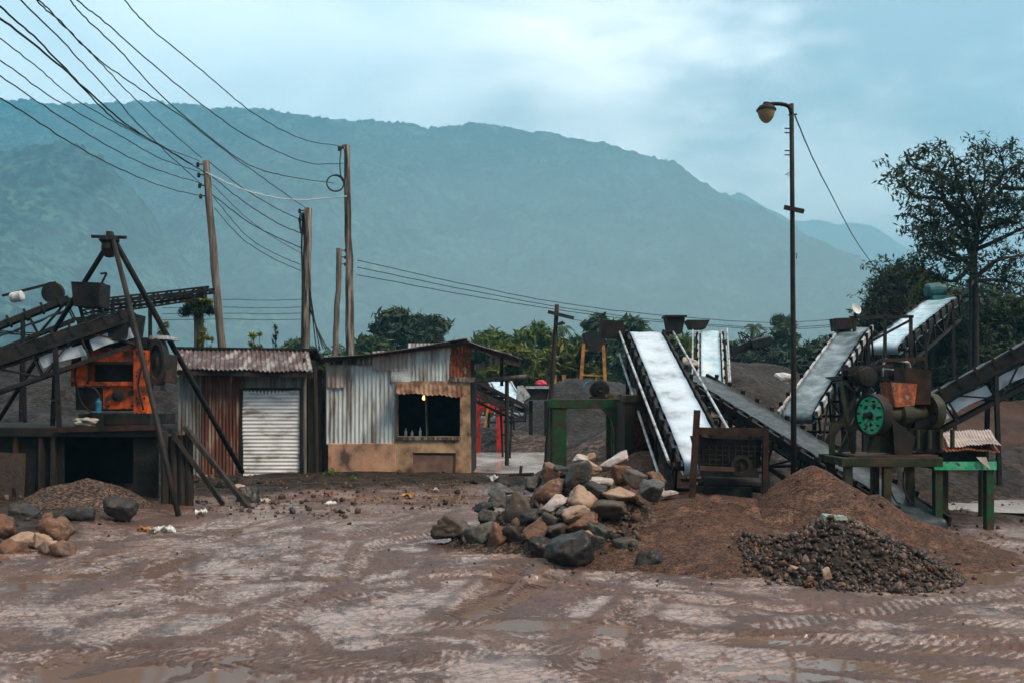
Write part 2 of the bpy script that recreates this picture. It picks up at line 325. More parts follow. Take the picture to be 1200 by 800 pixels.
b_ = em.node_tree.nodes['Principled BSDF']; b_.inputs['Base Color'].default_value = (1, .4, .1, 1); b_.inputs['Emission Color'].default_value = (1, .38, .12, 1); b_.inputs['Emission Strength'].default_value = 1.6
M['bulb'] = em
# ------------------------------------------------------------------ ground
def smooth01(t): t = np.clip(t, 0, 1); return t * t * (3 - 2 * t)
def polydist(x, y, pts):
    """distance to a polyline and the arc length of the nearest point"""
    bd = np.full(x.shape, 1e9); bs = np.zeros(x.shape); sg = np.zeros(x.shape); acc = 0
    for (x0, y0), (x1, y1) in zip(pts[:-1], pts[1:]):
        dx, dy = x1 - x0, y1 - y0; L = math.hypot(dx, dy); t = np.clip(((x - x0) * dx + (y - y0) * dy) / (L * L), 0, 1)
        d = np.hypot(x - x0 - t * dx, y - y0 - t * dy); m = d < bd
        bd = np.where(m, d, bd); bs = np.where(m, acc + t * L, bs); sg = np.where(m, np.sign((x - x0) * dy - (y - y0) * dx), sg); acc += L
    return bd, bs, sg
def gp(px, py): Y = F * H / (py - HOR); return (X_(px, Y), Y)
def crv(pts, n=10):
    pts = [V((*p, 0)) if len(p) == 2 else V(p) for p in pts]; q = [pts[0] * 2 - pts[1]] + pts + [pts[-1] * 2 - pts[-2]]; r = []
    for i in range(1, len(q) - 2):
        for k in range(n):
            t = k / n; a, b, c, d = q[i - 1], q[i], q[i + 1], q[i + 2]
            r.append(.5 * ((2 * b) + (c - a) * t + (2 * a - 5 * b + 4 * c - d) * t * t + (3 * b - a - 3 * c + d) * t ** 3))
    r.append(pts[-1]); return r
TRK = [
    ([(-80, 790), (60, 720), (170, 672), (262, 640), (380, 612), (480, 596)], .20, .026, .085),
    ([(-60, 850), (120, 752), (240, 690), (330, 655), (440, 620), (520, 598)], .20, .022, .085),
    ([(180, 720), (192, 668), (205, 640)], .22, .03, .09),
    ([(540, 720), (585, 682), (604, 662)], .20, .03, .075), ([(560, 720), (620, 690), (660, 668)], .16, .03, .075),
    ([(300, 740), (440, 690), (560, 672), (700, 690), (900, 712), (1260, 735)], .17, .022, .08),
    ([(100, 800), (400, 742), (600, 730), (800, 742), (1260, 770)], .22, .024, .09),
    ([(380, 800), (600, 762), (840, 765), (1260, 800)], .2, .02, .08),
    ([(360, 700), (420, 660), (440, 640), (520, 625)], .16, .02, .08),
    ([(900, 735), (1050, 712), (1220, 690)], .16, .02, .09),
    ([(-40, 700), (110, 668), (230, 636), (350, 606), (450, 590)], .16, .02, .085), ([(250, 800), (330, 720), (380, 668), (400, 634)], .17, .022, .085),
    ([(640, 790), (760, 752), (950, 748), (1260, 752)], .16, .022, .085), ([(760, 700), (720, 735), (690, 790)], .16, .026, .085), ([(-40, 770), (200, 765), (420, 776), (700, 800)], .18, .022, .085),
]
TRK = [([(p.x, p.y) for p in crv([gp(*q) for q in pts], 4)], w, d, l) for pts, w, d, l in TRK]
def bank(x, y):
    """raised dirt in front of the sheds, round the platform and beyond"""
    edge = np.interp(x, [-14, -9, -6.5, -4, -1, .5, 2, 6, 14], [12.2, 13.2, 15.8, 18.6, 19.8, 19.2, 16, 13, 13.5])
    t = smooth01((y - edge) / 3.0)
    left = smooth01((-5.2 - x) / 2.2) * smooth01((y - 11.6) / 2.5)
    return np.maximum(t, left)
def gh(x, y, fine=True, rut=None):
    x = np.asarray(x, float); y = np.asarray(y, float)
    near = smooth01((60 - y) / 30) * smooth01((30 - np.abs(x)) / 12)
    w = x + .25 * fbm(x * .4, y * .4, o=2, s=91)
    z = .026 * fbm(w * .42, y * .75, o=3, s=3) * near
    b = bank(x, y)
    z = z + near * b * (.14 + .04 * fbm(x * 1.1, y * 1.1, o=3, s=5)) + .25 * smooth01((y - 60) / 200) * 0
    z = z - near * smooth01((y - 23.8) / 1.6) * b * .22
    if fine:
        mud = near * (1 - .6 * b)
        z = z + near * (.009 * fbm(x * 2.0, y * 2.6, o=4, s=9) + (.004 + .008 * smooth01(1.5 * fbm(x * .8, y * 1.7, o=3, s=61) + .2)) * fbm(x * 7, y * 8, o=3, s=21))
        z = z + mud * (.0035 + .006 * smooth01(2 * fbm(x * 1.3, y * 1.5, o=2, s=71))) * fbm(x * 21, y * 19, o=2, s=47)
        z = z + mud * .010 * np.abs(fbm(x * 1.1 + .3 * y, y * 6.5, o=3, s=33)) 
        m = (y < 21) & (np.abs(x) < 13)
        if m.any():
            xs, ys = x[m], y[m]; dz = np.zeros(xs.shape); rt = np.zeros(xs.shape)
            for pts, wd, dp, lug in TRK:
                bx_ = (xs > min(p[0] for p in pts) - .6) & (xs < max(p[0] for p in pts) + .6) & (ys > min(p[1] for p in pts) - .6) & (ys < max(p[1] for p in pts) + .6)
                if not bx_.any(): continue
                d = np.full(xs.shape, 9.); s = np.zeros(xs.shape); sg = np.zeros(xs.shape); d[bx_], s[bx_], sg[bx_] = polydist(xs[bx_], ys[bx_], pts)
                dp = dp * 1.0; k = smooth01((wd * 1.0 - d) / .05)
                fade = .68 + .75 * fbm(xs * .7, ys * .7, o=3, s=57)
                lg = smooth01(.5 + 2.5 * np.sin(2 * math.pi * (s + sg * d * .7) / (lug * 1.15)))
                dz += -dp * k * fade * (.45 + .8 * lg); rt = np.where(k > .3, k * np.clip(fade, 0, 1) * (lg * 1.5 - .6), rt); rt = rt - 1.2 * np.exp(-((d - wd - .07) / .07) ** 2) * np.clip(fade, 0, 1)
                dz += .4 * dp * np.exp(-((d - wd - .06) / .06) ** 2) * fade
            z[m] = z[m] + dz
            if rut is not None: rut[m] = rt
    return z
xs = np.concatenate([-np.geomspace(4200, 13.2, 30), np.arange(-13, -6.6, .05), np.arange(-6.6, 6.8, .0145), np.arange(6.8, 13.5, .05), np.geomspace(13.8, 4200, 30)])
ys = np.concatenate([[-1500, -600, -100, -20, 0, 3, 5], np.geomspace(5.9, 15, 620), np.geomspace(15.05, 26, 150), np.geomspace(26.3, 60, 70), np.geomspace(63, 4100, 26)])
gx, gy = np.meshgrid(xs, ys); RUT = np.zeros(gx.shape); zz = gh(gx, gy, True, RUT); bk = bank(gx, gy) * smooth01((70 - gy) / 30)
GXS, GYS, GZZ = xs, ys, zz
def gz(x, y): i = min(max(int(np.searchsorted(GXS, x)), 1), len(GXS) - 1); j = min(max(int(np.searchsorted(GYS, y)), 1), len(GYS) - 1); return float(max(GZZ[j, i], GZZ[j - 1, i - 1]))
nx, ny = len(xs), len(ys); idx = np.arange(nx * ny).reshape(ny, nx)
fa = np.stack([idx[:-1, :-1], idx[:-1, 1:], idx[1:, 1:], idx[1:, :-1]], -1).reshape(-1, 4)
def ground_mat():
    m = bpy.data.materials.new('wet_mud'); m.use_nodes = True; t = m.node_tree; n = t.nodes; l = t.links; bs = n['Principled BSDF']
    tcn = n.new('ShaderNodeTexCoord'); vec = tcn.outputs['Object']
    def nz(sc, st=(1, 1, 1), dt=8, rg=.6, dist=0):
        mpn = n.new('ShaderNodeMapping'); mpn.inputs['Scale'].default_value = st; l.new(vec, mpn.inputs[0])
        q = n.new('ShaderNodeTexNoise'); q.inputs['Scale'].default_value = sc; q.inputs['Detail'].default_value = dt; q.inputs['Roughness'].default_value = rg; q.inputs['Distortion'].default_value = dist
        l.new(mpn.outputs[0], q.inputs[0]); return q.outputs['Fac']
    def mr(src, a, b, c, d):
        q = n.new('ShaderNodeMapRange'); q.interpolation_type = 'SMOOTHSTEP'
        for i, v in enumerate((a, b, c, d)): q.inputs[i + 1].default_value = v
        l.new(src, q.inputs[0]); return q.outputs[0]
    def mix(f, a, b):
        q = n.new('ShaderNodeMix'); q.data_type = 'RGBA'
        for i, s_ in ((0, f), (6, a), (7, b)):
            if isinstance(s_, tuple): q.inputs[i].default_value = (*s_, 1)
            elif isinstance(s_, float): q.inputs[i].default_value = s_
            else: l.new(s_, q.inputs[i])
        return q.outputs[2]
    at = n.new('ShaderNodeAttribute'); at.attribute_name = 'soil'; soil = at.outputs['Fac']
    def madd(a, b, k):
        q = n.new('ShaderNodeMath'); q.operation = 'MULTIPLY_ADD'; l.new(b, q.inputs[0]); q.inputs[1].default_value = k; l.new(a, q.inputs[2]); return q.outputs[0]
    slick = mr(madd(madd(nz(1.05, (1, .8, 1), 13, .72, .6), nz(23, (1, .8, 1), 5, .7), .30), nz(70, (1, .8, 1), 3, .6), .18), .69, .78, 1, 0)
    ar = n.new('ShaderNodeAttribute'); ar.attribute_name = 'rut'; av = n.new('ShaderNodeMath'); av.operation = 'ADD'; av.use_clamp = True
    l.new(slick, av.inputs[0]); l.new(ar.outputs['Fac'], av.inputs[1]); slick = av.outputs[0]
    grain = nz(19, (1, .8, 1), 8, .78)
    c = mix(mr(nz(.6, (1, .9, 1), 9, .7), .38, .62, 0, 1), (.100, .043, .026), (.046, .019, .011))
    c = mix(slick, c, (.27, .187, .158))  # slurry colour, made paler so that it carries sky sheen too
    c = mix(mr(nz(2.4, (1, .9, 1), 9, .74), .53, .62, 0, .85), c, (.045, .020, .011))
    c = mix(mr(grain, .5, .6, 0, .7), c, (.036, .019, .013))
    dk = mix(mr(nz(2.5), .4, .62, 0, 1), (.018, .014, .012), (.045, .031, .024))
    c = mix(soil, c, dk); l.new(c, bs.inputs['Base Color'])
    wet = mr(slick, 0, 1, .5, .085)
    fine = mr(grain, .42, .68, 0, .25)
    ad = n.new('ShaderNodeMath'); ad.operation = 'ADD'; l.new(wet, ad.inputs[0]); l.new(fine, ad.inputs[1])
    so_ = n.new('ShaderNodeMath'); so_.operation = 'MULTIPLY_ADD'; l.new(soil, so_.inputs[0]); so_.inputs[1].default_value = .45; l.new(ad.outputs[0], so_.inputs[2])
    l.new(so_.outputs[0], bs.inputs['Roughness']); bs.inputs['IOR'].default_value = 1.45; bs.inputs['Specular Tint'].default_value = (1, .90, .88, 1)
    l.new(mr(soil, 0, 1, .8, .2), bs.inputs['Specular IOR Level'])
    b = n.new('ShaderNodeBump'); b.inputs['Distance'].default_value = .02; l.new(nz(12, (1, .9, 1), 8, .66), b.inputs['Height']); l.new(mr(slick, 0, 1, .9, .28), b.inputs['Strength'])
    b2 = n.new('ShaderNodeBump'); b2.inputs['Distance'].default_value = .010; l.new(nz(55, (1, 1, 1), 4, .65), b2.inputs['Height']); l.new(mr(slick, 0, 1, .9, .22), b2.inputs['Strength']); l.new(b.outputs[0], b2.inputs['Normal'])
    l.new(b2.outputs[0], bs.inputs['Normal']); return m
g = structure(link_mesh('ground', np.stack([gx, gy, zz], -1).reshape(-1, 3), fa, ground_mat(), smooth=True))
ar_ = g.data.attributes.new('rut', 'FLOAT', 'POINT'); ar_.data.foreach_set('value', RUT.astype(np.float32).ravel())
at_ = g.data.attributes.new('soil', 'FLOAT', 'POINT'); at_.data.foreach_set('value', (smooth01(bk * 1.2 + .25 * fbm(gx * 1.3, gy * 1.3, o=3, s=77) * (bk > .05))).astype(np.float32).ravel())
# puddles: one level water sheet that the mud rises out of
wm = bpy.data.materials.new('muddy_water'); wm.use_nodes = True; b_ = wm.node_tree.nodes['Principled BSDF']
b_.inputs['Base Color'].default_value = (.16, .105, .082, 1); b_.inputs['Roughness'].default_value = .07; b_.inputs['IOR'].default_value = 1.33
nn_ = wm.node_tree.nodes.new('ShaderNodeTexNoise'); nn_.inputs['Scale'].default_value = 7; bb_ = wm.node_tree.nodes.new('ShaderNodeBump'); bb_.inputs['Strength'].default_value = .06; bb_.inputs['Distance'].default_value = .01
tt_ = wm.node_tree.nodes.new('ShaderNodeTexCoord'); wm.node_tree.links.new(tt_.outputs['Object'], nn_.inputs[0])
wm.node_tree.links.new(nn_.outputs['Fac'], bb_.inputs['Height']); wm.node_tree.links.new(bb_.outputs[0], b_.inputs['Normal'])
WL = -.017
structure(link_mesh('puddle_water', [(-12.8, 5.8, WL), (13.2, 5.8, WL), (13.2, 22, WL), (-12.8, 22, WL)], [[0, 1, 2, 3]], wm))
# pale wet road behind the hut
M['road'] = mat('wet_road', [(.42, .41, .41), (.34, .32, .31), (.22, .175, .155)], .5, (.12, .35), .12, 9, stretch=(1, .35, 1))
def slab(name, poly, z, m, n=1):
    return structure(link_mesh(name, [(x, y, z) for x, y in poly], [list(range(len(poly)))], m))
slab('road', [(-14, 24.6), (-1, 24.6), (1.4, 23.9), (1.9, 26), (2.2, 31), (7, 33), (7, 36.5), (-14, 35)], .02, M['road'])
slab('track', [(15.5, 34), (32, 34), (38, 58), (20, 58)], .12, mat('pale_track', [(.25, .19, .165), (.19, .14, .12), (.13, .09, .075)], .6, (.25, .6), .2, 8))
slab('wet_patch', [(6.8, 15.4), (9.6, 14.6), (10.5, 17), (7.4, 17.4)], .165, M['road'])
# ------------------------------------------------------------------ mountains
def mountain(name, ridge, Yr, Yb, zfoot, m, nx=520, nv=170, canopy=9., camp=5., seed=0, bulge=.12, x0=-700, x1=1900):
    """a hillside with its own distance: rises from its foot at Yb to its ridge at Yr and falls away behind"""
    px = np.linspace(x0, x1, nx); ry = np.interp(px, [p[0] for p in ridge], [p[1] for p in ridge])
    Xr = (px - 600) / F * Yr; Zr = H + (HOR - ry) / F * Yr
    Zr = Zr + Yr / 1500 * 4 * fbm(Xr / (Yr * .05), Xr * 0, o=4, s=seed)
    v = np.concatenate([np.linspace(0, 1, nv), np.linspace(1.04, 1.6, 14)])
    U, Vv = np.meshgrid(np.arange(nx), v)
    Xg = Xr[U]; Yg = Yb + (Yr - Yb) * Vv
    prof = np.where(Vv <= 1, np.clip(Vv, 0, 1) ** 1.15 * (1 - bulge) + bulge * np.sin(np.clip(Vv, 0, 1) * math.pi / 2), 1 - (Vv - 1) * 1.3)
    q = Yr / 1500
    rid = fbm(Xg / (260 * q), Yg / (520 * q), o=5, s=seed + 3)
    Zg = zfoot + (Zr[U] - zfoot) * prof + rid * 42 * q * np.sin(np.clip(Vv, 0, 1) * math.pi)
    can = np.abs(vnoise(Xg / canopy, Yg / canopy * 1.1, s=seed + 7)) * .6 + np.abs(vnoise(Xg / canopy * .45, Yg / canopy * .45, s=seed + 9)) * .8 + .6 * np.maximum(0, vnoise(Xg / canopy * 1.7, Yg / canopy * 1.7, s=seed + 11))
    Zg = Zg + can * camp * (Vv > .02)
    ny_ = len(v); idx = np.arange(nx * ny_).reshape(ny_, nx)
    f_ = np.stack([idx[:-1, :-1], idx[:-1, 1:], idx[1:, 1:], idx[1:, :-1]], -1).reshape(-1, 4)
    return structure(link_mesh(name, np.stack([Xg, Yg, Zg], -1).reshape(-1, 3), f_, m, smooth=False))
M['forest'] = mat('forest_canopy', [(.003, .015, .018), (.009, .028, .029), (.026, .055, .048)], .022, (.8, .95), 0, vor=(.22, [(.22, .26, .3), (1, 1, 1), (2.7, 2.6, 2.2)]), spec=.1)
RIDGE = [(-700, 96), (-300, 112), (0, 121), (90, 127), (175, 123), (250, 127), (300, 133), (335, 138), (385, 143), (450, 144), (500, 155), (540, 151), (590, 150), (640, 157), (700, 168), (745, 181), (790, 193), (815, 209), (850, 230), (880, 244), (905, 258), (940, 281), (970, 294), (1000, 306), (1030, 322), (1060, 342), (1110, 376), (1200, 420), (1400, 462), (1900, 475)]
mountain('mountain', RIDGE, 1500, 620, -2, M['forest'], nx=1000, nv=300, canopy=6, camp=7, seed=4)
SPUR = [(-700, 150), (-200, 168), (0, 176), (55, 175), (95, 181), (130, 200), (165, 236), (200, 286), (240, 340), (300, 400), (380, 455), (500, 474), (1900, 480)]
mountain('hill', SPUR, 800, 430, -2, M['forest'], nx=800, nv=220, canopy=5, camp=5, seed=23)
mountain('far_hill', [(-700, 480), (600, 400), (780, 262), (840, 229), (868, 231), (900, 247), (930, 262), (960, 300), (1050, 400), (1200, 470), (1900, 480)], 2300, 1650, -2, M['forest'], nx=300, nv=80, canopy=12, camp=8, seed=31)
mountain('far_mountain', [(-700, 480), (500, 420), (800, 300), (900, 262), (950, 256), (985, 262), (1020, 266), (1060, 288), (1110, 318), (1180, 335), (1300, 320), (1500, 360), (1900, 420)], 3400, 2600, -2, M['forest'], nx=300, nv=80, canopy=16, camp=8, seed=37)
# ------------------------------------------------------------------ haze
def volmat(nm, col, dens):
    m = bpy.data.materials.new(nm); m.use_nodes = True; t = m.node_tree; t.nodes.remove(t.nodes['Principled BSDF'])
    q = t.nodes.new('ShaderNodeVolumePrincipled'); q.inputs['Color'].default_value = (*col, 1); q.inputs['Density'].default_value = dens; q.inputs['Anisotropy'].default_value = 0
    t.links.new(q.outputs[0], t.nodes['Material Output'].inputs['Volume']); return m
hz = MB().box(-4300, 4300, -1600, 5800, -3, 650); o = hz.build('haze', volmat('haze_air', (.20, .61, .90), .00054), at=(0, 0, 0)); o['kind'] = 'stuff'; o['label'] = 'blue grey haze hanging in the valley air'

M['mist'] = volmat('valley_mist', (.72, .93, 1.0), .0012)
def mist(name, label, c, r):
    me = MB(); me.lathe((0, 0, 0), (0, 0, 1), [(-math.cos(math.pi * k / 16), math.sin(math.pi * k / 16)) for k in range(17)], 40)
    me.v = [(c[0] + x * r[0], c[1] + y * r[1], c[2] + z * r[2]) for x, y, z in me.v]
    o = me.build(name, M['mist'], at=c, smooth=True); o['kind'] = 'stuff'; o['label'] = label
for k, (q, ym) in enumerate(((1.25, 540), (1.0, 530), (.8, 520), (.6, 510), (.42, 500))):
    mist('mist', ['widest thin veil of mist over the foot of the mountain', 'broad veil of mist within the widest one', 'middle bank of mist low on the mountain', 'denser bank of mist near the valley floor', 'small dense heart of the mist over the valley floor'][k], (X_(800, 530), ym, 0), (430 * q, 95 * q ** .5, 165 * q))

# ------------------------------------------------------------------ piles of sand, gravel and stone
def pile(name, label, cat, ridge, slope, m, x0, x1, y0, y1, res=.06, rough=.04, rscale=1.2, round_=.12, group=None, seed=0, zmin=None):
    xs = np.arange(x0, x1, res); ys = np.arange(y0, y1, res); gx, gy = np.meshgrid(xs, ys); h = np.full(gx.shape, -9.)
    for (ax, ay, az), (bx, by, bz) in zip(ridge[:-1], ridge[1:]):
        dx, dy = bx - ax, by - ay; L2 = dx * dx + dy * dy + 1e-9; t = np.clip(((gx - ax) * dx + (gy - ay) * dy) / L2, 0, 1)
        d = np.hypot(gx - ax - t * dx, gy - ay - t * dy); d = np.sqrt(d * d + round_ ** 2) - round_
        d = d * (1 + .12 * vnoise(gx * .7, gy * .7, s=seed + 5))
        hh = az + (bz - az) * t - slope * d; k = .08; h = np.where(h > -5, k * np.logaddexp(h / k, hh / k), hh)
    h = h + rough * fbm(gx * rscale, gy * rscale, o=5, s=seed) + rough * .35 * vnoise(gx * 9, gy * 9, s=seed + 3)
    base = gh(gx, gy, False) - .12
    ok = h > base; h = np.maximum(h, base - .25)
    nxx, nyy = len(xs), len(ys); idx = np.arange(nxx * nyy).reshape(nyy, nxx)
    f_ = np.stack([idx[:-1, :-1], idx[:-1, 1:], idx[1:, 1:], idx[1:, :-1]], -1).reshape(-1, 4)
    keep = ok.ravel()[f_].any(1); f_ = f_[keep]; used = np.unique(f_); mp_ = np.zeros(nxx * nyy, int); mp_[used] = np.arange(len(used))
    vv = np.stack([gx, gy, h], -1).reshape(-1, 3)[used]
    o = link_mesh(name, vv, mp_[f_], m, at=(vv[:, 0].mean(), vv[:, 1].mean(), vv[:, 2].min()), smooth=True)
    tag(o, label, cat, group)
    return o
def pxyz(px, py, Y): p = P(px, py, Y); return (p.x, p.y, p.z)
pile('sand_heap', 'broad brown sand heap spreading under the rusty screen frame to the muddy yard', 'sand heap',
     [(1.75, 13.9, .60), (2.5, 13.3, .58), (3.3, 13.1, .52), (4.0, 13.0, .48)], .27, M['sand'], -.2, 7.4, 10.2, 16.5, .035, .035, 1.4, .35, seed=101)
pile('sand_cone', 'steep brown sand cone rising in front of the lamp post', 'sand heap',
     [pxyz(955, 546, 12.9), (3.95, 12.92, 1.0)], .60, M['sand'], 2.2, 5.9, 10.9, 14.8, .03, .03, 1.6, .10, seed=131)
pile('sand_spill', 'low brown sand spill beside the wet belt under the green flywheel', 'sand heap',
     [pxyz(1030, 580, 12.6), (5.05, 12.4, .34)], .44, M['sand'], 3.3, 8.2, 10.4, 14.2, .035, .03, 1.5, .2, seed=151)
pile('bunker_sand', 'reddish sand spilling out of the arched bunker behind the boulders', 'sand heap',
     [pxyz(757, 528, 16.8), pxyz(748, 566, 14.9)], .60, M['sand'], .6, 4.0, 13.4, 18.6, .05, .04, 1.4, .2, seed=171)
pile('gravel_heap', 'dark gravel heap behind the orange engine and the rusty shed', 'gravel heap',
     [(-15.5, 29.0, 3.2), (-12.9, 29.2, 3.35), (-11.6, 29.4, 3.1)], .5, M['gravel_d'], -22, -4.5, 19.5, 37, .14, .12, .5, .5, seed=201)
pile('gravel_heap', 'black gravel heap behind the green portal frame', 'gravel heap',
     [pxyz(690, 443, 44), pxyz(668, 447, 43.5), pxyz(722, 447, 46)], .60, M['gravel_d'], -5, 13, 35.5, 54, .13, .10, .6, .4, seed=211)
pile('gravel_heap', 'low brown gravel heap beside the pale wet road', 'gravel heap',
     [pxyz(470, 494, 40), pxyz(560, 497, 39.6), pxyz(620, 508, 38.6), pxyz(660, 520, 37)], .34, M['gravel_b'], -14, 5, 32.4, 46, .12, .12, .7, .6, seed=221)
pile('gravel_heap', 'brown gravel slope seen through the green portal frame', 'gravel heap',
     [pxyz(778, 472, 23), pxyz(830, 462, 23.5)], .66, M['gravel_b'], -.6, 7, 18.6, 27, .09, .06, .8, .3, seed=231)
pile('gravel_heap', 'tall brown grit heap under the distant blue belt', 'gravel heap',
     [pxyz(848, 420, 30), pxyz(866, 424, 31)], .66, M['gravel_m'], 1, 13, 24, 37, .11, .08, .6, .4, seed=241)
pile('gravel_heap', 'rounded brown heap behind the yellow truck', 'gravel heap',
     [pxyz(905, 428, 46), pxyz(885, 425, 47)], .55, M['gravel_m'], 5, 19, 40, 53, .16, .1, .5, .7, seed=251)
pile('gravel_heap', 'long dark gravel bank behind the green table frame', 'gravel heap',
     [pxyz(1040, 545, 18.2), pxyz(1120, 526, 19.4), pxyz(1215, 522, 20), pxyz(1400, 520, 21)], .50, M['gravel_m'], 4.6, 17, 15.8, 25, .08, .07, .8, .3, seed=261)
pile('gravel_heap', 'reddish earth bank below the belt at the edge of the wood', 'earth bank',
     [pxyz(1090, 487, 33), pxyz(1150, 474, 34), pxyz(1300, 466, 34)], .38, M['red_soil'], 8, 28, 26, 42, .14, .16, .5, .6, seed=271)
pile('gravel_heap', 'small brown gravel heap in the mouth of the dark platform', 'gravel heap',
     [pxyz(100, 560, 16.9), pxyz(80, 566, 16.8)], 1. * .50, M['gravel_f'], -9.8, -5.6, 14.7, 18.4, .04, .05, 1.5, .15, seed=281)
PEB_TOP = P(985, 603, 11.0)
pile('pebble_heap', 'dark cone of wet pebbles in front of the brown sand', 'pebble heap', [(PEB_TOP.x, PEB_TOP.y, PEB_TOP.z - .03), (PEB_TOP.x + .12, PEB_TOP.y - .03, PEB_TOP.z - .08)], .60, M['gravel_m'], 1.8, 5.8, 9.2, 12.6, .03, .04, 2, .12, seed=291)
# stones
def ico(n):
    import bmesh
    bm = bmesh.new(); bmesh.ops.create_icosphere(bm, subdivisions=n, radius=1); v = np.array([q.co[:] for q in bm.verts]); f = np.array([[w.index for w in q.verts] for q in bm.faces]); bm.free(); return v, f
ICO = {k: ico(k) for k in (1, 2, 4)}
def stone_shape(n, rs, cuts=14, amt=.06, lo=.5):
    v, f = ICO[n]; r = np.full(len(v), 1.25)
    qm = np.array(Euler(rs.uniform(-.6, .6, 3)).to_matrix()); dirs = [q * sg for q in qm for sg in (-1, 1)]
    for k in range(cuts - 5):
        d = rs.normal(size=3); d /= np.linalg.norm(d)
        if k < 6: d = dirs[k] + .34 * rs.normal(size=3); d /= np.linalg.norm(d)
        h = rs.uniform(lo, .84) if k < 6 else rs.uniform(.68, .98); dt = v @ d; r = np.where(dt > .05, np.minimum(r, h / np.maximum(dt, .05)), r)
    p = v * r[:, None]
    if amt:
        o = rs.uniform(-50, 50, 3); q = p * 2.2 + o; p = p * (1 + amt * (1.1 - 2.2 * np.abs(fbm(q[:, 0], q[:, 1], q[:, 2], o=5, s=int(o[0] * 7) & 255, g=.58))))[:, None]
    p /= np.abs(p).max(0); return p, f
def scatter(name, pts, sizes, m, seed=0, n=1):
    rs = np.random.default_rng(seed); sh = [stone_shape(n, rs, 13, 0) for _ in range(10)]; vs = []; fs = []; k = 0
    for p, s in zip(pts, sizes):
        v, f = sh[rs.integers(10)]; q = Euler(rs.uniform(0, 6.3, 3)).to_matrix(); sc = np.array([1, rs.uniform(.5, .95), rs.uniform(.35, .7)]) * s
        vs.append((v * sc) @ np.array(q).T + np.array(p)); fs.append(f + k); k += len(v)
    o = link_mesh(name, np.concatenate(vs), np.concatenate(fs), m, at=tuple(np.mean(pts, 0))); o['kind'] = 'stuff'; return o
from mathutils.bvhtree import BVHTree
def surf(objs):
    vs = []; fs = []; k = 0
    for o in objs:
        me = o.data; a = np.empty(len(me.vertices) * 3, np.float32); me.vertices.foreach_get('co', a); a = a.reshape(-1, 3) + np.array(WP[o.name])
        f = np.empty(len(me.loops), np.int32); me.loops.foreach_get('vertex_index', f); vs.append(a); fs.append(f.reshape(-1, 4) + k); k += len(a)
    return BVHTree.FromPolygons(np.concatenate(vs).tolist(), np.concatenate(fs).tolist())
def sz(bv, x, y):
    r = bv.ray_cast(V((x, y, 8)), V((0, 0, -1))); z = gz(x, y)
    return max(z, r[0].z) if r[0] is not None else z
heapobj = [o for o in C.objects if o.name.startswith(('sand_heap', 'sand_cone', 'sand_spill', 'pebble_heap', 'bunker_sand'))]
BV = surf(heapobj)
rs = np.random.default_rng(5); pts = []; sz_ = []
while len(pts) < 2900:
    a = rs.uniform(0, 2 * math.pi); r = 1.5 * math.sqrt(rs.uniform(0, 1)) * (1 if rs.uniform() < .93 else 1.15); x = PEB_TOP.x + .06 + r * math.cos(a) * .77; y = PEB_TOP.y + r * math.sin(a) * .9
    if y > PEB_TOP.y + .45: continue
    s = rs.choice([.016, .024, .034, .048, .065], p=[.36, .32, .19, .09, .04]) * rs.uniform(.75, 1.3); z = sz(BV, x, y)
    pts.append((x, y, z + s * .25)); sz_.append(s)
o = scatter('pebbles', pts, sz_, M['pebble'], 3); o['label'] = 'wet dark and rusty pebbles covering the foremost heap'
pts = []; sz_ = []
while len(pts) < 2600:
    x = rs.uniform(-9.5, 9); y = rs.uniform(8, 23.3); b = float(bank(np.array([x]), np.array([y]))[0])
    nearheap = (0 < x < 6.5 and y > 10)
    if rs.uniform() > (.12 * (.15 if y < 9 else 1) + b + (.5 if nearheap else 0)): continue
    s = rs.choice([.014, .022, .035, .06], p=[.45, .35, .15, .05]) * rs.uniform(.8, 1.3) * (.75 if b < .2 else 1); pts.append((x, y, sz(BV, x, y) + s * .15)); sz_.append(s)
o = scatter('rubble', pts, sz_, M['rubble'], 9); o['label'] = 'loose stones and clods scattered over the dirt'
def rock(label, px, py, w, h, Y, m, seed, tilt=None, cat='boulder', group=None, cuts=16, depth=None, lo=.50, name='boulder'):
    c = P(px, py + 1.2, Y); rr = np.random.default_rng(seed); v, f = stone_shape(4, rr, cuts, .07, lo)
    sx, szz = w / 2 / F * Y, h / 2 / F * Y; sy = depth or (sx * rr.uniform(.75, 1.05))
    v = v * np.array([sx, sy, szz])
    if tilt: v = v @ np.array(Euler((0, math.radians(tilt), 0)).to_matrix()).T
    v = v @ np.array(Euler((0, 0, rr.uniform(-.5, .5))).to_matrix()).T
    o = link_mesh(name, v + np.array(c), f, m, at=(c.x, c.y, c.z - szz)); tag(o, label, cat, group); return o
GB = 'boulders tipped beside the sand heap'
FB = ([500, 545, 580, 605, 632, 671, 733, 760, 800], [634, 645, 649, 650, 656, 666, 660, 669, 640])
def pileY(px, pb):
    Yb = F * H / (np.interp(px, *FB) - HOR); return float((H + .5 * Yb) / (.5 + (min(pb, np.interp(px, *FB)) - HOR) / F))
def bedp(px, pt): Y = pileY(px, pt); p = P(px, pt, Y); return (p.x, p.y, p.z - .10)
pile('boulder_bed', 'dark rubble bed under the tipped boulders', 'rubble bed', [bedp(722, 580), bedp(708, 568), bedp(690, 556), bedp(648, 568), bedp(610, 594), bedp(572, 612), bedp(545, 630)], 1. * .62, M['gravel_f'], -2.6, 4.2, 10.6, 17, .045, .06, 1.8, .15, seed=301)
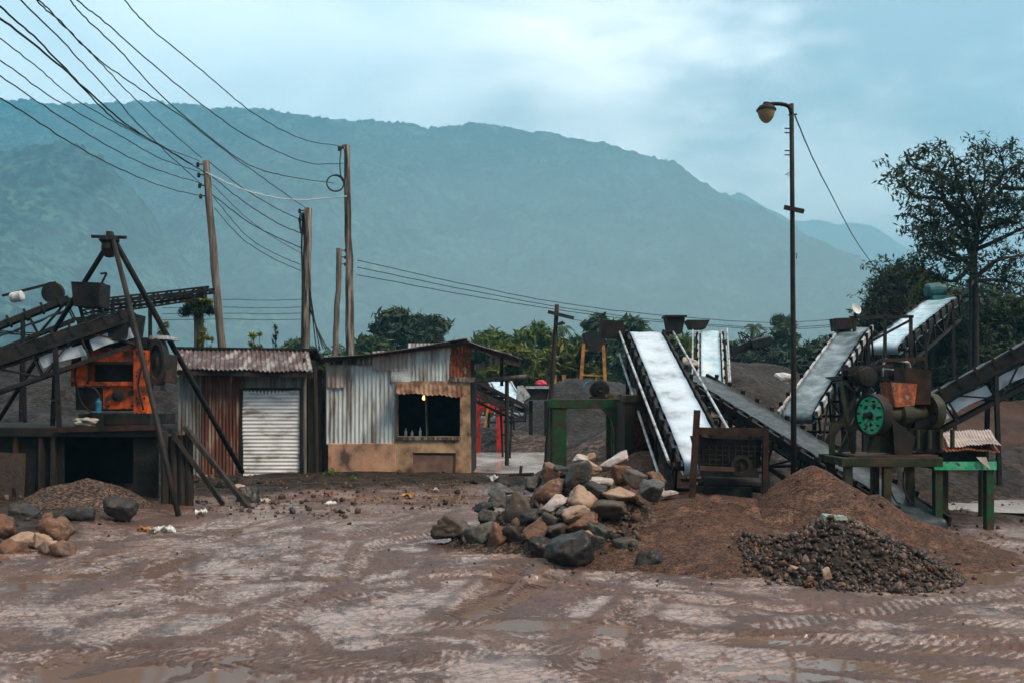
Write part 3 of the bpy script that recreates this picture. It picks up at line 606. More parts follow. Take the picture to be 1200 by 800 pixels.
BOULD = [
 ('broad dark brown boulder at the far tip of the boulder pile, nearest the hut', 533, 617, 50, 31, 12.1, 'rk_brn', 6, 0),
 ('pale blue topped slab leaning on the orange block at the tip of the pile', 561, 626, 37, 27, 11.9, 'rk_grey', 11, -22),
 ('upright orange brown block beside the pale blue topped slab', 583, 629, 33, 37, 11.8, 'rk_rust', 3, 12),
 ('tall dark brown rounded boulder standing in the middle of the pile', 610, 596, 36, 47, 12.5, 'rk_brn', 13, -8),
 ('grey flat topped stone behind the tall dark brown boulder', 586, 586, 28, 20, 12.9, 'rk_grey', 14, -8),
 ('blue grey stone lying highest at the hut end of the pile', 586, 574, 32, 16, 13.2, 'rk_grey', 15, 0),
 ('rust orange chunk by the foot of the green portal post', 645, 553, 28, 29, 13.7, 'rk_rust', 16, 18),
 ('long brown boulder under the rust orange chunk', 640, 577, 44, 27, 13.1, 'rk_rust', 17, -14),
 ('big steel grey angular boulder near the top of the pile', 675, 556, 32, 37, 13.5, 'rk_grey', 18, 10),
 ('small grey stone wedged between rust chunk and grey boulder', 660, 551, 24, 16, 13.7, 'rk_dark', 19, 0),
 ('long white and brown pointed stone crowning the pile', 720, 541, 40, 17, 13.9, 'rk_pale', 20, -24),
 ('red brown boulder below the white pointed crown stone', 731, 556, 31, 24, 13.7, 'rk_rust', 21, 0),
 ('pinkish stone beside the grey boulder at the top of the pile', 691, 546, 26, 17, 13.9, 'rk_tan', 22, 10),
 ('small beige stone perched highest behind the crown stone', 692, 534, 16, 14, 14.2, 'rk_tan', 23, 0),
 ('small pale stone behind the pinkish top stone', 681, 538, 19, 14, 14.1, 'rk_pale', 24, 0),
 ('wide slab with pale pink top pointing to the sand heap', 727, 578, 58, 24, 13.0, 'rk_tan', 25, 10),
 ('plain grey boulder half sunk where the pile meets the sand', 762, 572, 33, 29, 13.3, 'rk_grey', 26, 0),
 ('flat pale stone lying on the edge of the sand heap', 782, 577, 24, 9, 13.4, 'rk_pale', 27, -8),
 ('pinkish white wedge in the middle of the pile', 650, 589, 35, 20, 12.8, 'rk_pale', 28, -22),
 ('big tan boulder with a pale top at the centre of the pile', 681, 583, 40, 29, 12.9, 'rk_tan', 29, 14),
 ('tan slab leaning under the big tan boulder', 672, 600, 37, 21, 12.5, 'rk_tan', 30, -18),
 ('grey and orange stone below the tan slab', 684, 611, 41, 23, 12.2, 'rk_rust', 31, -12),
 ('small slate grey stone beside the leaning tan slab', 660, 598, 18, 12, 12.5, 'rk_grey', 32, -20),
 ('charcoal boulder sloping beside the tall brown one', 622, 607, 38, 33, 12.2, 'rk_dark', 33, -18),
 ('orange brown boulder low in the middle of the pile', 632, 622, 38, 28, 11.9, 'rk_rust', 34, -20),
 ('grey cone shaped stone above the low orange boulder', 647, 610, 23, 23, 12.1, 'rk_grey', 35, 0),
 ('charcoal boulder at the front foot of the pile', 631, 641, 33, 27, 11.5, 'rk_dark', 36, 0),
 ('largest dark grey boulder at the front of the pile', 671, 644, 64, 42, 11.4, 'rk_dark', 139, -8),
 ('sloping grey boulder behind the largest dark one', 702, 622, 35, 24, 11.9, 'rk_grey', 38, 12),
 ('grey flat topped block at the front, next to the sand', 733, 643, 35, 29, 11.6, 'rk_grey', 39, 0),
 ('black squat boulder alone on the mud by the sand', 760, 656, 33, 27, 11.2, 'rk_dark', 40, 0),
 ('black boulder in shadow behind the upright orange block', 604, 629, 34, 33, 12.0, 'rk_dark', 41, 0),
 ('dull grey stone behind the pale blue topped slab', 574, 606, 24, 21, 12.6, 'rk_grey', 42, 0),
 ('dark stone on the back edge of the pile near the hut', 568, 595, 23, 17, 12.9, 'rk_dark', 43, 0),
 ('blue white thin slab under the red brown boulder', 702, 564, 34, 14, 13.4, 'rk_pale', 44, 6),
 ('dark block under the big steel grey boulder', 699, 577, 32, 28, 13.1, 'rk_dark', 45, 0),
 ('mottled grey stone left of the long brown boulder', 624, 566, 24, 19, 13.4, 'rk_grey', 46, -25),
 ('rusty brown stone at the sand edge below the bunker', 766, 558, 27, 17, 13.8, 'rk_rust', 47, 0),
 ('small sunlit tan stone on top of the largest dark boulder', 685, 624, 24, 12, 11.7, 'rk_tan', 48, -10),
 ('pale grey stone beside the largest dark boulder', 701, 636, 24, 20, 11.5, 'rk_grey', 49, 14),
 ('brown stone hidden low between tan slab and charcoal boulder', 652, 622, 26, 22, 12.0, 'rk_brn', 50, 0),
 ('dark brown stone under the wide pink topped slab', 712, 598, 44, 26, 12.7, 'rk_brn', 51, 0),
 ('brown boulder at the back of the pile below the bunker arch', 745, 560, 30, 22, 13.9, 'rk_brn', 52, 0),
 ('small dark stone in the gap below the pinkish white wedge', 641, 600, 20, 16, 12.4, 'rk_dark', 53, 0),
]
BB = surf([q for q in C.objects if q.name.startswith(('boulder_bed', 'sand_heap', 'bunker_sand'))]); pts = []; sz_ = []
while len(pts) < 420:
    pxx = rs.uniform(530, 750); pyy = rs.uniform(np.interp(pxx, [530, 600, 690, 750], [625, 592, 556, 585]), np.interp(pxx, *FB) + 1); y = pileY(pxx, pyy) + .05; x = X_(pxx, y)
    z = sz(BB, x, y); s = rs.choice([.03, .05, .085], p=[.55, .33, .12]); pts.append((x, y, z + s * .3)); sz_.append(s)
o = scatter('rubble_bed_stones', pts, sz_, M['rubble'], 19); o['label'] = 'small broken stones between the tipped boulders'
for lab, px, py, w, h, Y, m, sd, tl in BOULD: rock(lab, px, py, w * 1.14, h * 1.12, pileY(px, py + h * .34), M[m], sd, tl, group=GB)
GL = 'stones heaped at the near end of the platform'
for lab, px, py, w, h, Y, m, sd, tl in [
 ('largest round brown stone at the outer corner of the pile below the platform', 70, 648, 40, 28, 12.2, 'rk_rust', 61, 0),
 ('tall tan stone standing behind the largest round brown one', 68, 622, 34, 34, 12.7, 'rk_rust', 62, -15),
 ('brown rounded stone at the middle of the pile below the platform', 16, 645, 34, 28, 12.2, 'rk_rust', 63, 0),
 ('orange brown stone cut by the picture edge above the others', 4, 612, 26, 30, 12.9, 'rk_rust', 64, 0),
 ('lowest brown stone cut by the picture edge', 1, 661, 26, 28, 11.7, 'rk_rust', 65, 0),
 ('flat tan stone lying across the brown stones', 34, 630, 34, 16, 12.5, 'rk_tan', 66, 6),
 ('square tan stone between flat stone and tall stone', 49, 634, 22, 20, 12.4, 'rk_tan', 67, 0),
 ('charcoal stone in the shadow between the brown stones', 43, 652, 22, 22, 12.3, 'rk_dark', 68, 0),
 ('narrow tan stone leaning on the largest round one', 58, 640, 20, 16, 12.1, 'rk_tan', 69, -30),
 ('small orange stone lying behind the tan stones', 56, 605, 13, 12, 13.6, 'rk_rust', 70, 0)]:
    rock(lab, px, py, w * 1.2, h * 1.2, Y, M[m], sd, tl, group=GL, cuts=20, lo=.60)
for lab, px, py, w, h, Y, m, sd, tl in [
 ('large black boulder in front of the platform mouth', 140, 597, 42, 34, 15.2, 'rk_dark', 81, 0),
 ('black boulder with a brown top under the small gravel heap', 88, 602, 56, 34, 14.9, 'rk_dark', 82, 0),
 ('dark wet boulder behind the brown stones', 24, 603, 46, 30, 14.6, 'rk_dark', 83, 0),
 ('dark square boulder at the foot of the leaning plank', 291, 583, 26, 32, 18.4, 'rk_dark', 84, 0),
 ('pale brown stone leaning on the dark boulder by the plank', 283, 573, 18, 12, 18.6, 'rk_tan', 85, 20),
 ('grey boulder below the pebble heap, at its hut side', 879, 660, 22, 24, 10.9, 'rk_dark', 86, 0),
 ('flat brown stone lying beyond the far side of the pebble heap', 1096, 656, 34, 14, 11.4, 'rk_brn', 87, 14),
 ('red brown stone at the front foot of the pebble heap', 1034, 693, 20, 15, 9.85, 'rk_rust', 88, 0),
 ('pale tan stone at the front foot of the pebble heap', 968, 671, 15, 16, 10.1, 'rk_tan', 89, 0),
 ('small orange stone beside the pale tan one on the pebble heap', 949, 678, 11, 10, 10.0, 'rk_rust', 90, 0),
 ('orange stone at the low edge of the pebble heap', 987, 685, 14, 10, 9.9, 'rk_rust', 91, 0),
 ('pinkish stone halfway up the pebble heap', 929, 664, 14, 11, 10.4, 'rk_tan', 92, 0)]:
    rock(lab, px, py, w, h, Y, M[m], sd, tl)
o = MB(); c = P(977, 606, 11.0); o.box(c.x - .115, c.x + .115, c.y - .08, c.y + .08, c.z - .02, c.z + .028, .015)
tag(o.build('slab', mat('pale_green_stone', [(.20, .27, .23), (.30, .36, .32), (.12, .15, .12)], 9, (.3, .6), .3, 30), at=c), 'flat pale green slab lying on top of the pebble heap', 'slab')

# ------------------------------------------------------------------ tin shed
def rect(px0, py0, px1, py1, Y): return P(px0, py1, Y), P(px1, py1, Y), P(px0, py0, Y)       # bottom-left, bottom-right, top-left
SY = 23.6
shed = thing('tin_shed', 'low rusty tin shed with a closed white shutter door and a lean-to roof', 'shed', (X_(280, SY), SY, gz(X_(280, SY), SY)))
def cpanel(name, root, m, px0, py0, px1, py1, Y, waves, seed, **k):
    mb = MB(); mb.corr(*rect(px0, py0, px1, py1, Y), waves, seed=seed, **k); return mb.build(name, M[m], root)
cpanel('wall_sheet', shed, 'galv_g', 209, 428, 238, 572, SY, 7, 1)['label'] = 'dull grey sheet'
cpanel('wall_sheet', shed, 'tinrust', 236, 432, 285, 572, SY - .02, 12, 2)['label'] = 'rust red sheet'
cpanel('wall_sheet', shed, 'galv_g', 283, 430, 356, 461, SY + .02, 17, 3, rag=.02)
t = MB(); t.box(X_(281.5, SY), X_(284.5, SY), SY - .05, SY + .03, Z_(566, SY), Z_(455, SY)); t.box(X_(351.5, SY), X_(355, SY), SY - .05, SY + .03, Z_(566, SY), Z_(455, SY)); t.box(X_(281.5, SY), X_(355, SY), SY - .03, SY + .03, Z_(457, SY), Z_(454, SY)); t.build('door_frame', M['dark'], shed)
SHUT = 0; bl, br, tl = rect(284.5, 457, 351.5, 558, SY); mb = MB(); mb.corr(bl, tl, br, 23, amp=.007, warp=.016, seed=4); mb.v = [(x, 2 * SY - y, z) for x, y, z in mb.v]
mb.build('shutter_door', M['roller'], shed)
t = MB(); t.box(X_(280, SY), X_(358, SY), SY - .12, SY + .2, Z_(575, SY), Z_(560, SY), .015); t.build('sill', M['bconc'], shed)
t = MB(); Yb = SY + 3.2
x0, x1 = X_(209, SY), X_(354, SY)
t.sheet(lambda u, v: (x0 + .01, SY + .05 + 3.1 * u, .0 + v * 2.9), 6, 4, .01); t.sheet(lambda u, v: (x1, SY + .05 + 3.1 * u, .0 + v * 2.9), 6, 4, .01); t.sheet(lambda u, v: (x0 + (x1 - x0) * u, Yb, v * 3.0), 6, 4, .01)
t.build('wall', M['dark'], shed)
xr = X_(369, SY)
t = MB(); t.sheet(lambda u, v: (x1 + .03 + (xr - x1) * u * 1.12, SY + .55, .02 + v * 2.62), 6, 4, .02); t.build('plank_wall', M['wood_d'], shed)['label'] = 'dark boards set back beside the shutter'  # dark board sheet closing the recess
t = MB(); t.tube((x1 + .06, SY - .02, .05), (x1 + .06, SY - .02, 2.65), .05); t.build('post', M['wood'], shed)
t = MB(); t.tube((xr + .02, SY + .1, .05), (xr - .02, SY + .1, 2.65), .055); t.build('post', M['wood_d'], shed)
RA, RB, RC = P(203, 432.5, SY - .45), P(367, 436, SY - .45), P(207, 408, SY + .95)
RB2 = P(371, 410, SY + .95)
mb = MB(); mb.corr(RA, RB, RC, 30, amp=.02, warp=.02, seed=8, th=.006, nv=6, rag=.03); roof = mb.build('roof', M['roofsheet'], shed)
t = MB(); t.bar(P(206, 407.3, SY + .95), P(372, 409.5, SY + .95), .12, .05); t.build('ridge_cap', M['dark'], roof)
t = MB(); t.sheet(lambda u, v: RC + (RB2 - RC) * u + V((0, 2.4 * v, -.55 * v)), 8, 3, .01); t.build('roof', M['roofsheet'], shed)
t = MB(); t.bar(P(205, 436.5, SY - .36), P(367, 439.5, SY - .36), .06, .10); t.build('eave_beam', M['wood_d'], shed)
# ------------------------------------------------------------------ hut
HY = 24.0
hut = thing('hut', 'patched tin and concrete hut with an open dark serving hatch', 'hut', (X_(464, HY), HY, gz(X_(464, HY), HY)))
def hp(name, m, px0, py0, px1, py1, Y, waves, seed, lab=None, **k):
    o = cpanel(name, hut, m, px0, py0, px1, py1, Y, waves, seed, **k)
    if lab: o['label'] = lab
    return o
hp('wall_sheet', 'galv', 382, 424, 465, 520, HY, 17, 11, 'tall weathered zinc sheet')
hp('wall_sheet', 'galv_pk', 383, 421, 404, 454, HY - .03, 4, 12, 'pinkish sheet at the corner', rag=.02)
hp('wall_sheet', 'galv_pk', 436, 411, 482, 434, HY - .035, 9, 13, 'pinkish sheet under the eave', rag=.02)
hp('wall_sheet', 'galv', 478, 402, 528, 447, HY - .02, 11, 14)
hp('wall_sheet', 'tinorange', 527, 403, 552, 443, HY - .01, 6, 15, 'orange rusted sheet')
hp('wall_sheet', 'galv', 458, 432, 484, 447, HY - .045, 1, 16, 'small flat white patch', amp=.003)
t = MB(); t.box(X_(388, HY), X_(437, HY), HY - .07, HY - .03, Z_(427, HY), Z_(417, HY), .012); t.build('board', M['wood_p'], hut)
t = MB(); t.box(X_(527, HY), X_(556, HY), HY - .11, HY - .05, Z_(447.5, HY), Z_(441.5, HY), .01); t.build('board', M['wood_p'], hut)
t = MB(); t.prism([P(384, 519, HY - .06), P(384, 563, HY - .06), P(464, 563, HY - .06), P(464, 519, HY - .06)], (0, .2, 0)); t.build('wall', M['concrete'], hut, bevel=.02)['label'] = 'pinkish stained concrete base'
# tan wall with an opening
ox0, ox1, oy0, oy1 = 466, 539, 461, 513
t = MB(); YF = HY - .05
for a in ((464, 511, 552, 563), (ox1, 447, 551, 511.01), (463.2, 447, ox0, 511.01), (ox0, 446, ox1, 461)):
    t.box(X_(a[0], YF), X_(a[2], YF), YF, YF + .18, Z_(a[3], YF), Z_(a[1], YF), .006)
t.build('wall', M['concrete_t'], hut)['label'] = 'tan wall round the hatch'
t = MB(); t.box(X_(ox0 - 2, YF), X_(ox1 + 1, YF), YF - .05, YF - .002, Z_(515, YF), Z_(511.5, YF), .006); t.build('sill', M['wood_p'], hut)
t = MB(); t.bar(P(499, 461, YF + .05), P(501, 516, YF + .05), .05, .05); t.build('post', M['wood_p'], hut)
t = MB(); t.box(X_(464, YF), X_(466.2, YF), YF - .02, YF - .004, Z_(512, YF), Z_(455, YF), .003); t.build('hatch_frame', M['wood'], hut)
mb = MB(); mb.corr(P(464, 461, YF - .42), P(547, 465, YF - .42), P(464, 449, YF - .02), 15, amp=.015, seed=19, rag=.06); mb.build('awning', M['awning'], hut)
xa, xb = X_(383, HY), X_(551, HY)
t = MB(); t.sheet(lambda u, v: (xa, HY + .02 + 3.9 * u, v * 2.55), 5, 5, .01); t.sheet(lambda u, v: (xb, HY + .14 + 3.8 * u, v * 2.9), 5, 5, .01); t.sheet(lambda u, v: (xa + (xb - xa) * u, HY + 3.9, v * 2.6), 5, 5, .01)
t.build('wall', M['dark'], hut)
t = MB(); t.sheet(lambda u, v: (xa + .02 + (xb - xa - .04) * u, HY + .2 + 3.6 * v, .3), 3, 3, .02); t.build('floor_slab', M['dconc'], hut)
pk0, pk1 = P(547, 398.5, HY - .35), P(547, 400, HY + 4.2); pk1.z = pk0.z
la, ra = P(374, 419.5, HY - .35), P(611, 420.5, HY - .35)
mb = MB(); dpt = V((0, 4.5, 0)); mb.corr(la, la + dpt, pk0, 22, amp=.018, warp=.03, seed=21, nv=10); o = mb.build('roof', M['roofsheet'], hut)
mb = MB(); mb.corr(pk0, pk0 + dpt, ra, 22, amp=.018, warp=.03, seed=22, nv=8); o2 = mb.build('roof', M['roofsheet'], hut)
t = MB(); t.bar(P(376, 423, HY - .2), P(546, 402.5, HY - .2), .05, .08); t.bar(P(548, 403.5, HY - .2), P(608, 423, HY - .2), .05, .08); t.build('rafter', M['wood_d'], hut)
t = MB(); t.bar(P(548, 433, HY + .1), P(590, 420.5, HY + .1), .07, .13); t.build('brace', M['wood_p'], hut)
t = MB(); t.tube(P(552, 446, HY + .2), P(618, 441, HY + .2), .06); t.build('beam', M['wood'], hut)
t = MB(); t.tube(P(588, 452, HY + 3.4), P(588, 425, HY + 3.4), .05); t.tube((X_(594, HY + 3.4), HY + 3.4, .1), (X_(594, HY + 3.4), HY + 3.4, 2.5), .06); t.build('post', M['wood_d'], hut)
bu = MB(); bu.lathe(P(497, 466, HY + .35), (0, 0, 1), [(-.05, 0), (-.045, .03), (0, .05), (.05, .03), (.06, .015), (.07, 0)], 12); o = bu.build('bulb', M['bulb'], at=P(497, 467, HY + .35), smooth=True); tag(o, 'small glowing orange bulb hanging inside the hut hatch', 'bulb')
for px, hh, lab in ((475.5, .20, 'white bottle nearest the hatch frame inside the hut'), (483, .15, 'short white jar between the two bottles inside the hut'), (492.5, .22, 'white bottle nearest the hatch post inside the hut')):
    c = P(px, 511, HY + .28); bt = MB(); bt.lathe(c, (0, 0, 1), [(0, 0), (0, .035), (hh * .6, .035), (hh * .75, .014), (hh, .014), (hh, 0)], 10); tag(bt.build('bottle', M['white'], at=c, smooth=False), lab, 'bottle', 'bottles on the hatch shelf')
t = MB(); c = P(484, 511.3, HY + .3); t.box(X_(467, HY + .3), X_(538, HY + .3), HY + .135, HY + .5, c.z - .03, c.z - .004); t.build('shelf', M['wood_d'], hut)
tb = thing('board', 'brown board leaning against the hut below the hatch', 'board', P(508, 563, HY - .6))
t = MB(); t.prism([P(484, 531, HY - .28), P(484, 556, HY - .6), P(533, 564, HY - .6), P(534, 531.5, HY - .28)], (0, .04, .01)); t.build('panel', M['board'], tb); 
t = MB(); t.bar(P(483.5, 530.5, HY - .30), P(534.5, 531, HY - .30), .03, .03); t.bar(P(533.5, 531, HY - .31), P(532.5, 564, HY - .63), .03, .03, up=(0, 1, 0)); t.build('edge_strip', M['rust'], tb)
# ------------------------------------------------------------------ dark loading platform
PY = 18.0
plat = thing('loading_platform', 'dark stone and concrete loading platform with an open mouth under its deck', 'platform', (X_(90, PY), PY, 0))
def pbox(name, m, px0, px1, y0, y1, z0, z1, j=.03, bev=.02):
    t = MB(); jj = lambda: random.uniform(-j, j); xb = min(X_(px1, y0), X_(px1, y1) - .05)
    t.prism([(X_(px0, y0) + jj(), y0, z0), (X_(px1, y0) + jj(), y0 + jj(), z0), (xb, y1, z0), (min(X_(px0, y0), xb - .2), y1, z0)][::-1], (0, 0, z1 - z0)); return t.build(name, M[m], plat, bevel=bev)
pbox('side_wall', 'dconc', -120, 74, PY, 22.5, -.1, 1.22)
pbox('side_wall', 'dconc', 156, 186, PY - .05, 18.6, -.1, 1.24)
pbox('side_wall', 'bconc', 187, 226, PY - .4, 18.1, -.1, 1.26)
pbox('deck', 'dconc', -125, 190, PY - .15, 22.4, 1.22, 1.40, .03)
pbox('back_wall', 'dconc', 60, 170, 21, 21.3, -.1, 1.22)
for k, px in enumerate((20, 50, 64)): 
    t = MB(); t.bar((X_(px, PY), PY - .04, -.1), (X_(px, PY) + .02, PY - .04, 1.25), .16, .07); t.build('pillar', M['wood_d'] if k else M['rust'], plat)
for px in (194, 204, 214, 222):
    t = MB(); t.tube((X_(px, PY - .45), PY - .45, 0), (X_(px, PY - .45) + random.uniform(-.04, .04), PY - .45, 1.28 + random.uniform(-.05, .06)), .075, .065); t.build('pillar', M['wood_d'], plat)
t = MB(); t.bar(P(66, 503, PY - .2), P(190, 500, PY - .2), .05, .10); t.build('edge_beam', M['rust'], plat)
t = MB(); t.box(X_(-30, PY - .1), X_(26, PY - .1), PY - .12, PY - .02, 0, .95, .04); t.build('facing_panel', M['rk_brn'], plat)
# orange engine
EY = 18.7; EZ = 1.402
eng = thing('orange_engine', 'rusty orange crushing engine standing on the dark platform', 'engine', (X_(135, EY), EY, EZ))
def ebox(name, m, px0, py0, px1, py1, y0, y1, bev=.012, j=.006):
    t = MB(); t.box(X_(px0, y0), X_(px1, y0), y0, y1, Z_(py1, y0), Z_(py0, y0), j); return t.build(name, M[m], eng, bevel=bev)
ebox('base_frame', 'black', 92, 484, 176, 497.5, EY - .1, EY + 1.3)
ebox('side_plate', 'orange', 83, 423, 105, 452, EY, EY + 1.0)
ebox('side_plate', 'black', 88, 453, 120, 480, EY + .05, EY + .9)
ebox('lower_panel', 'orange', 120, 450, 158, 479, EY + .03, EY + .9)
ebox('hood', 'orange', 104, 407, 158, 424, EY - .05, EY + 1.0)
ebox('hood_lip', 'dark', 102, 424, 159, 427, EY - .07, EY + .2)
ebox('core', 'black', 104, 424, 157, 452, EY + .25, EY + 1.0)
ebox('front_bar', 'orange', 100, 447, 160, 452, EY - .03, EY + .12)
ebox('corner_post', 'orange', 156, 410, 173, 488, EY - .08, EY + .25)
ebox('corner_post', 'orange', 83, 412, 91, 440, EY - .02, EY + .15)
ebox('top_plate', 'black', 84, 395, 172, 408, EY + .1, EY + 1.1)
ebox('pipe_bracket', 'dark', 103, 398, 106, 445, EY - .06, EY + .02)
for px, w in ((112, 8), (127, 13), (146, 9)):
    t = MB(); t.lathe(P(px, 402, EY + .3), (0, 0, 1), [(-.05, .09), (.02, w * .012), (.10, w * .013), (.12, .03), (.12, 0)], 14); t.build('valve_cover', M['dark'], eng)
fw = MB(); fc = P(183, 424, EY + .05); fw.lathe(fc, (0, 1, 0), [(0, 0), (0, .06), (.02, .11), (.04, .30), (-.03, .32), (-.03, .44), (.30, .44), (.30, .30), (.22, .1), (.22, 0)], 28)
fw.v = [(fc.x + (x - fc.x) * .36, y, z) for x, y, z in fw.v]; f = fw.build('flywheel', M['dark'], eng)
t = MB(); t.box(X_(173, EY), X_(194, EY), EY + .1, EY + .8, Z_(397, EY), Z_(393, EY), .005); t.build('flywheel_guard', M['palerail'], eng)
ebox('end_plate', 'rust', 191, 414, 194.5, 448, EY + .15, EY + .8)
t = MB(); t.lathe(P(138, 463, EY - .0), (0, -1, 0), [(0, .11), (.03, .11), (.05, .04), (.07, .04), (.07, 0)], 14); t.build('handwheel', M['dark'], eng)
can = thing('oil_can', 'small blue oil can standing by the orange engine', 'can', (X_(115.5, EY - .25), EY - .25, EZ))
t = MB(); c = V((X_(115.5, EY - .25), EY - .25, EZ)); t.lathe(c, (0, 0, 1), [(0, 0), (0, .055), (.2, .055), (.24, .02), (.27, .02), (.27, 0)], 12)
c2 = t; t.v = [(x, y, z + .25) for x, y, z in t.v]; t.build('drum', M['blue'], can)
t = MB(); t.box(c.x - .08, c.x + .08, c.y - .07, c.y + .07, c.z, c.z + .25, .005); t.build('foot_block', M['dark'], can)
def cloth(name, label, cat, px, py, w, h, Y, m, seed, group=None):
    c = P(px, py, Y); rr = np.random.default_rng(seed); v, f = ICO[4]; o_ = rr.uniform(-9, 9, 3); q = v * 1.7 + o_
    v = v * (1 + .35 * fbm(q[:, 0], q[:, 1], q[:, 2], o=3, s=seed))[:, None] * np.array([w / 2 / F * Y, w / 2.4 / F * Y, h / 2 / F * Y])
    o = link_mesh(name, v + np.array(c), f, M[m] if isinstance(m, str) else m, at=(c.x, c.y, c.z - h / 2 / F * Y), smooth=True); return tag(o, label, cat, group)
cloth('rag', 'pale crumpled rag on the platform edge below the orange engine', 'rag', 100, 494, 26, 11, PY + .1, 'sack', 5)
# tripod of poles
apex = P(130, 281, 18.0)
tri = thing('tripod', 'tall tripod hoist of three dark steel poles over the platform', 'tripod', (apex.x, apex.y, 0))
def pole_leg(a, b, r, m, bend=.0):
    t = MB(); a, b = V(a), V(b); mid = (a + b) / 2 + V((bend, 0, -abs(bend))); pts = [a, a.lerp(mid, .5) + V((bend * .15, 0, 0)), mid, mid.lerp(b, .5), b]; t.path(pts, [r * .9, r, r, r, r], 10); return t.build('leg', M[m], tri, smooth=True)
f1 = P(210, 607, 15.9); f1.z = gz(f1.x, f1.y) - .05
f2 = P(284, 553, 21.6)
f3 = P(-8, 430, 24.0); f3.z = 1.2
pole_leg(apex + V((.02, -.03, .12)), f1, .046, 'dark', .03); pole_leg(apex + V((.03, .05, .02)), f2, .055, 'black', .0); pole_leg(apex + V((-.05, .04, -.05)), f3, .05, 'black')
t = MB(); t.lathe(apex + V((-.03, 0, -.15)), (0, 0, 1), [(-.18, 0), (-.16, .08), (-.02, .14), (.08, .13), (.13, .18), (.2, .17), (.22, .06), (.3, .05), (.3, 0)], 12); t.tube(apex + V((-.35, 0, .06)), apex + V((.28, 0, .04)), .03); t.build('head_clamp', M['black'], tri)
# planks leaning from the platform
for a, b, lab in ((P(216, 500, 17.5), P(292, 604, 17.3), 'dark plank sloping from the platform corner to the ground'), (P(205, 512, 17.45), P(262, 582, 17.6), 'dark pole lying against the platform corner')):
    b.z = gz(b.x, b.y); t = MB(); t.bar(a, b, .12, .07, j=.01); tag(t.build('plank', M['wood_d'], at=b), lab, 'plank')
